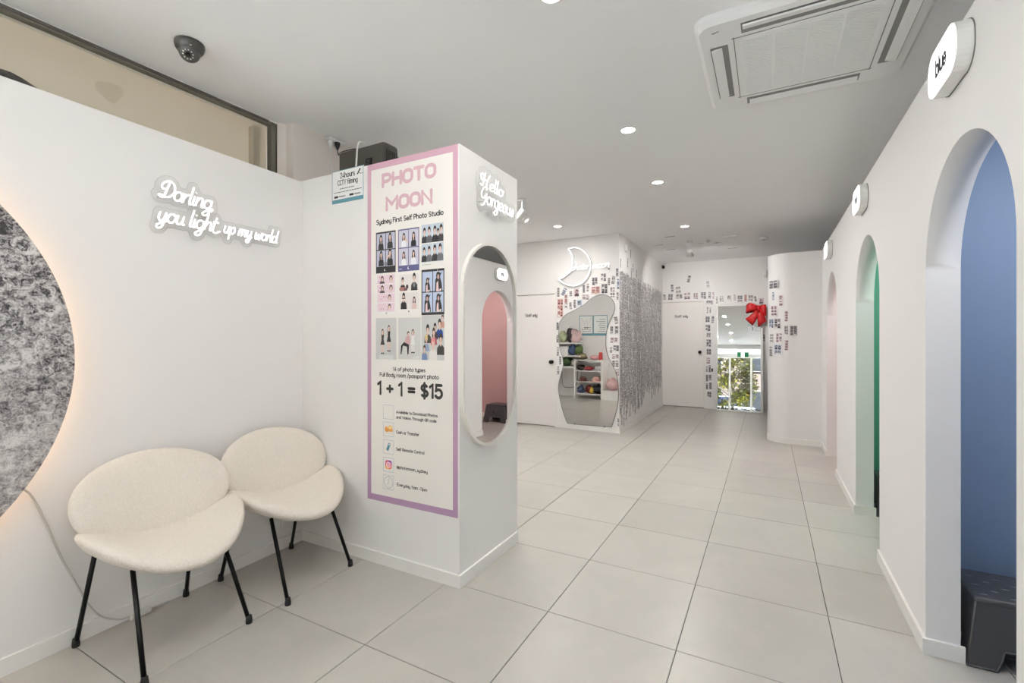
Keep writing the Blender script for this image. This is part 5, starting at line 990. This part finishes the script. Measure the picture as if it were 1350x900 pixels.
MB().box(-0.24, 0.0, 1.21, 0.36, 0.32, 1.24).build('upper_shelf', SHW, ct); MB().box(-0.24, 0.0, 0.92, 0.42, 0.34, 0.95).build('middle_shelf', SHW, ct); MB().box(-0.24, 0.0, 0.66, 0.30, 0.34, 0.70).build('lower_shelf', SHW, ct)
MB().box(-0.24, 0.02, 0.95, 0.10, 0.30, 1.15).build('drawer_box', SHW, ct)
lump('soft_toy', 'pink soft toys on the upper wall shelf, seen in the mirror', 'soft toy', -3.86, 2.92, 1.24, 0.13, 0.11, 0.14, (214, 186, 184), 12, .45); lump('soft_toy', 'black and white soft toy on the upper wall shelf, seen in the mirror', 'soft toy', -3.98, 2.95, 1.24, 0.08, 0.09, 0.16, (60, 52, 54), 13)
lump('soft_toy', 'pale green soft toy on the upper wall shelf, seen in the mirror', 'soft toy', -4.15, 2.94, 1.24, 0.11, 0.1, 0.12, (190, 196, 160), 14); lump('soft_toy', 'blue and black cloth on the middle wall shelf, seen in the mirror', 'cloth', -3.92, 2.92, 0.95, 0.10, 0.12, 0.12, (70, 86, 120), 15)
lump('flowers', 'green leaves on the middle wall shelf, seen in the mirror', 'flowers', -3.77, 2.95, 0.95, 0.09, 0.1, 0.11, (92, 108, 62), 16); lump('flowers', 'dark green foliage on the lower wall shelf, seen in the mirror', 'flowers', -4.08, 2.94, 0.70, 0.14, 0.11, 0.10, (66, 88, 52), 17)
lump('flowers', 'white flowers on the lower wall shelf, seen in the mirror', 'flowers', -3.88, 2.93, 0.70, 0.09, 0.1, 0.07, (226, 216, 212), 18)
t = thing('loop_lead', 'black lead drooping under the wall shelves, seen in the mirror', 'cable', (-4.10, 2.85, 0)); MB().tube(smooth([(0.25, 0, 0.92), (0.26, 0, 0.4), (0.2, 0, 0.24), (0.05, 0, 0.2), (-0.1, 0, 0.26), (-0.12, 0, 0.66)], 6), 0.006, 6).build('cord', BLKPL, t)
for k, lab in enumerate(('blue edged notice with a drawing, seen in the cut-out mirror', 'blue edged notice of printed lines, seen in the cut-out mirror')):
    t = thing('framed_notice', lab, 'sign', (-3.165-0.0-(0.335*(1-k)), 2.74, 1.40), (0, 0, PI)); x0 = 0
    MB().box(0, -0.008, 0, 0.33, 0, 0.46).build('board', PAPER, t); b = MB(); frame(b, 0, 0, 0.33, 0.46, 0.014, -0.0084); fq(b, 0.014, 0.014, 0.316, 0.05, -0.0084); b.build('border', TEAL, t)
    b = MB()
    if k == 0: flat(b, [[(0.06, 0.40), (0.12, 0.24), (0.165, 0.36), (0.21, 0.24), (0.27, 0.40)]], -0.0084, 0.004); b.add([(a, -0.0084, z) for a, z in ell(0.14, 0.18, 0.014, 0.02, 10)], [tuple(range(10))]); b.add([(a, -0.0084, z) for a, z in ell(0.19, 0.18, 0.014, 0.02, 10)], [tuple(range(10))])
    for q_ in range(3 if k == 0 else 7): fq(b, 0.05, 0.09+q_*0.045, 0.05+R.uniform(0.12, 0.23), 0.099+q_*0.045, -0.0084)
    b.build('print', INKG, t)
t = thing('white_crate', 'white tall open crate holding pink cloth, seen in the mirror', 'crate', (-2.98, 2.96, 0))
MB().box(-0.2, -0.19, 0, -0.165, 0.16, 0.85).box(0.165, -0.19, 0, 0.2, 0.16, 0.6).box(-0.165, -0.19, 0, 0.165, -0.17, 0.6).box(-0.165, -0.17, 0.0, 0.165, 0.16, 0.2).build('panels', SHW, t)
lump('pink_cloth', 'pink cloth heaped in the white crate, seen in the mirror', 'cloth', -2.98, 2.98, 0.2, 0.12, 0.12, 0.13, (230, 190, 190), 21)
# ================================================================== STREET SEEN IN THE LEANING MIRROR
ex = thing('exit_sign', 'green and white running figure exit sign hanging near the street window', 'exit sign', (-0.48, -1.15, 2.60), (0, 0, PI))
MB().box(-0.2, -0.02, -0.22, 0.2, 0.02, -0.02).build('case', WHPL, ex); MB().tube([(0, 0, -0.02), (0, 0, 0.08)], 0.01, 8).build('stem', WHPL, ex)
GRN = mat('exit_green', (20, 112, 66), 0.4, emit=0.25); b = MB(); fq(b, -0.195, -0.215, 0.195, -0.025, -0.0205); b.build('green_face', GRN, ex)
b = MB(); y_ = -0.021; fq(b, -0.055, -0.2, 0.065, -0.04, y_); b.build('door_symbol', SIGNLIT, ex)
b = MB(); flat(b, [[(0.0, -0.10), (-0.02, -0.14), (-0.04, -0.17)], [(0.0, -0.13), (0.025, -0.15), (0.02, -0.185)], [(0.005, -0.085), (0.0, -0.13)], [(-0.03, -0.105), (0.005, -0.085), (0.035, -0.10)]], y_-0.0004, 0.013); b.add([(a, y_-0.0004, z) for a, z in ell(0.01, -0.062, 0.012, 0.012, 10)], [tuple(range(10))]); b.build('figure_symbol', GRN, ex)
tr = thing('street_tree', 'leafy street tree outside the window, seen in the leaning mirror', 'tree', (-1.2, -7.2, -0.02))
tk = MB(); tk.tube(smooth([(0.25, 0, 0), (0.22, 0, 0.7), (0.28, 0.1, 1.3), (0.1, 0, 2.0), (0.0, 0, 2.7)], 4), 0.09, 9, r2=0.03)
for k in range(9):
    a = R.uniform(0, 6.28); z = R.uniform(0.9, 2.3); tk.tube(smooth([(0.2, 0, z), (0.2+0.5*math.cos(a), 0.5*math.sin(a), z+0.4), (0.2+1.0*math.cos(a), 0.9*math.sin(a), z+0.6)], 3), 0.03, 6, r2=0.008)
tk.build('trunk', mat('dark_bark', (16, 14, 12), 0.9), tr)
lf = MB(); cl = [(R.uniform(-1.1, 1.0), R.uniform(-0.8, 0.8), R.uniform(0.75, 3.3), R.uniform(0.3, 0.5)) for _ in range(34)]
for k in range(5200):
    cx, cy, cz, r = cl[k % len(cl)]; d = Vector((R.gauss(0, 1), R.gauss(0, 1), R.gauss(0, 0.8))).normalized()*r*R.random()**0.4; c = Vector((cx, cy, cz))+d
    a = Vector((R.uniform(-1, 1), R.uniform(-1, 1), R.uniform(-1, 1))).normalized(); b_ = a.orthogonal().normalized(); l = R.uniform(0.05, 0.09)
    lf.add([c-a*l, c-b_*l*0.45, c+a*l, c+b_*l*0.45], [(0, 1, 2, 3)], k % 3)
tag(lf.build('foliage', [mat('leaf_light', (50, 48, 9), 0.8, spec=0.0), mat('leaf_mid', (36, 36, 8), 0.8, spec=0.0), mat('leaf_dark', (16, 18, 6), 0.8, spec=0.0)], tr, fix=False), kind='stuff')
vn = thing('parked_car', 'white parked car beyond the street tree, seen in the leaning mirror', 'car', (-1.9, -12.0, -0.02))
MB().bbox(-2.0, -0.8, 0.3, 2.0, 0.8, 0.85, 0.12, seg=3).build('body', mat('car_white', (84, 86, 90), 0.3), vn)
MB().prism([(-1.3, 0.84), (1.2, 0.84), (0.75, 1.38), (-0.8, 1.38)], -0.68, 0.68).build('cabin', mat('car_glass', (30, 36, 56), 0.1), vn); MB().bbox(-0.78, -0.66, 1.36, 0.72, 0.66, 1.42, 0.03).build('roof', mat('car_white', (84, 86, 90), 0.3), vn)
for x in (-1.25, 1.25):
    for y in (-0.72, 0.72): MB().lathe([(0.0, -0.1), (0.3, -0.1), (0.33, -0.06), (0.33, 0.06), (0.3, 0.1), (0.0, 0.1)], (x, y, 0.33), Matrix.Rotation(PI/2, 4, 'X'), 20).build('wheel', RUB, vn)
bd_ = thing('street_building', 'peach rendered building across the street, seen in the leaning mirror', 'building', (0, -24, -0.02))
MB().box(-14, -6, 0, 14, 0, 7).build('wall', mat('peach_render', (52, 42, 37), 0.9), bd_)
for x in (-9, -6, -3, 0, 3, 6, 9):
    for z in (1.0, 4.2): w_ = MB().box(x-0.8, 0.0, z, x+0.8, 0.06, z+1.7).build('window', mat('far_window_frame', (70, 69, 67), 0.6), bd_); MB().box(x-0.7, 0.06, z+0.1, x+0.7, 0.08, z+1.6).build('pane', mat('far_window_glass', (14, 17, 22), 0.3), w_)
pb = thing('screen_planter', 'low dark planter added outside to hide the bright pavement from the leaning mirror', 'planter', (-1.2, -3.25, -0.02))  # added to screen the glaring pavement from the mirror
MB().box(-1.9, -0.2, 0, 1.9, 0.2, 0.26).build('box', mat('charcoal_timber', (58, 60, 62), 0.8), pb); MB().box(-1.84, -0.16, 0.2, 1.84, 0.16, 0.275).build('soil', mat('planter_soil', (60, 46, 36), 0.9), pb)
lf = MB()
for k in range(1500):
    c = Vector((R.uniform(-1.85, 1.85), R.uniform(-0.17, 0.17), R.uniform(0.28, 0.5))); a = Vector((R.uniform(-1, 1), R.uniform(-1, 1), R.uniform(0, 1))).normalized(); b_ = a.orthogonal().normalized(); l = R.uniform(0.03, 0.06)
    lf.add([c-a*l, c-b_*l*0.4, c+a*l, c+b_*l*0.4], [(0, 1, 2, 3)], k % 2)
tag(lf.build('foliage', [mat('shrub_mid', (34, 38, 14), 0.8, spec=0.0), mat('shrub_dark', (18, 22, 10), 0.8, spec=0.0)], pb, fix=False), kind='stuff')
aw = thing('street_banner', 'dark blue banner on a post outside, seen in the leaning mirror', 'banner', (-2.62, -5.0, -0.02))
MB().tube([(0.22, 0, 0), (0.22, 0, 3.2)], 0.03, 8).build('pole', FRM, aw); MB().box(-0.2, -0.012, 1.75, 0.19, 0.012, 3.1).build('banner_cloth', mat('navy_cloth', (14, 20, 34), 0.7), aw)
b = MB(); flat(b, [[(-0.16, 2.6), (0.0, 2.72), (0.16, 2.76)]], 0.0125, 0.02); b.build('stripe', PAPER, aw)
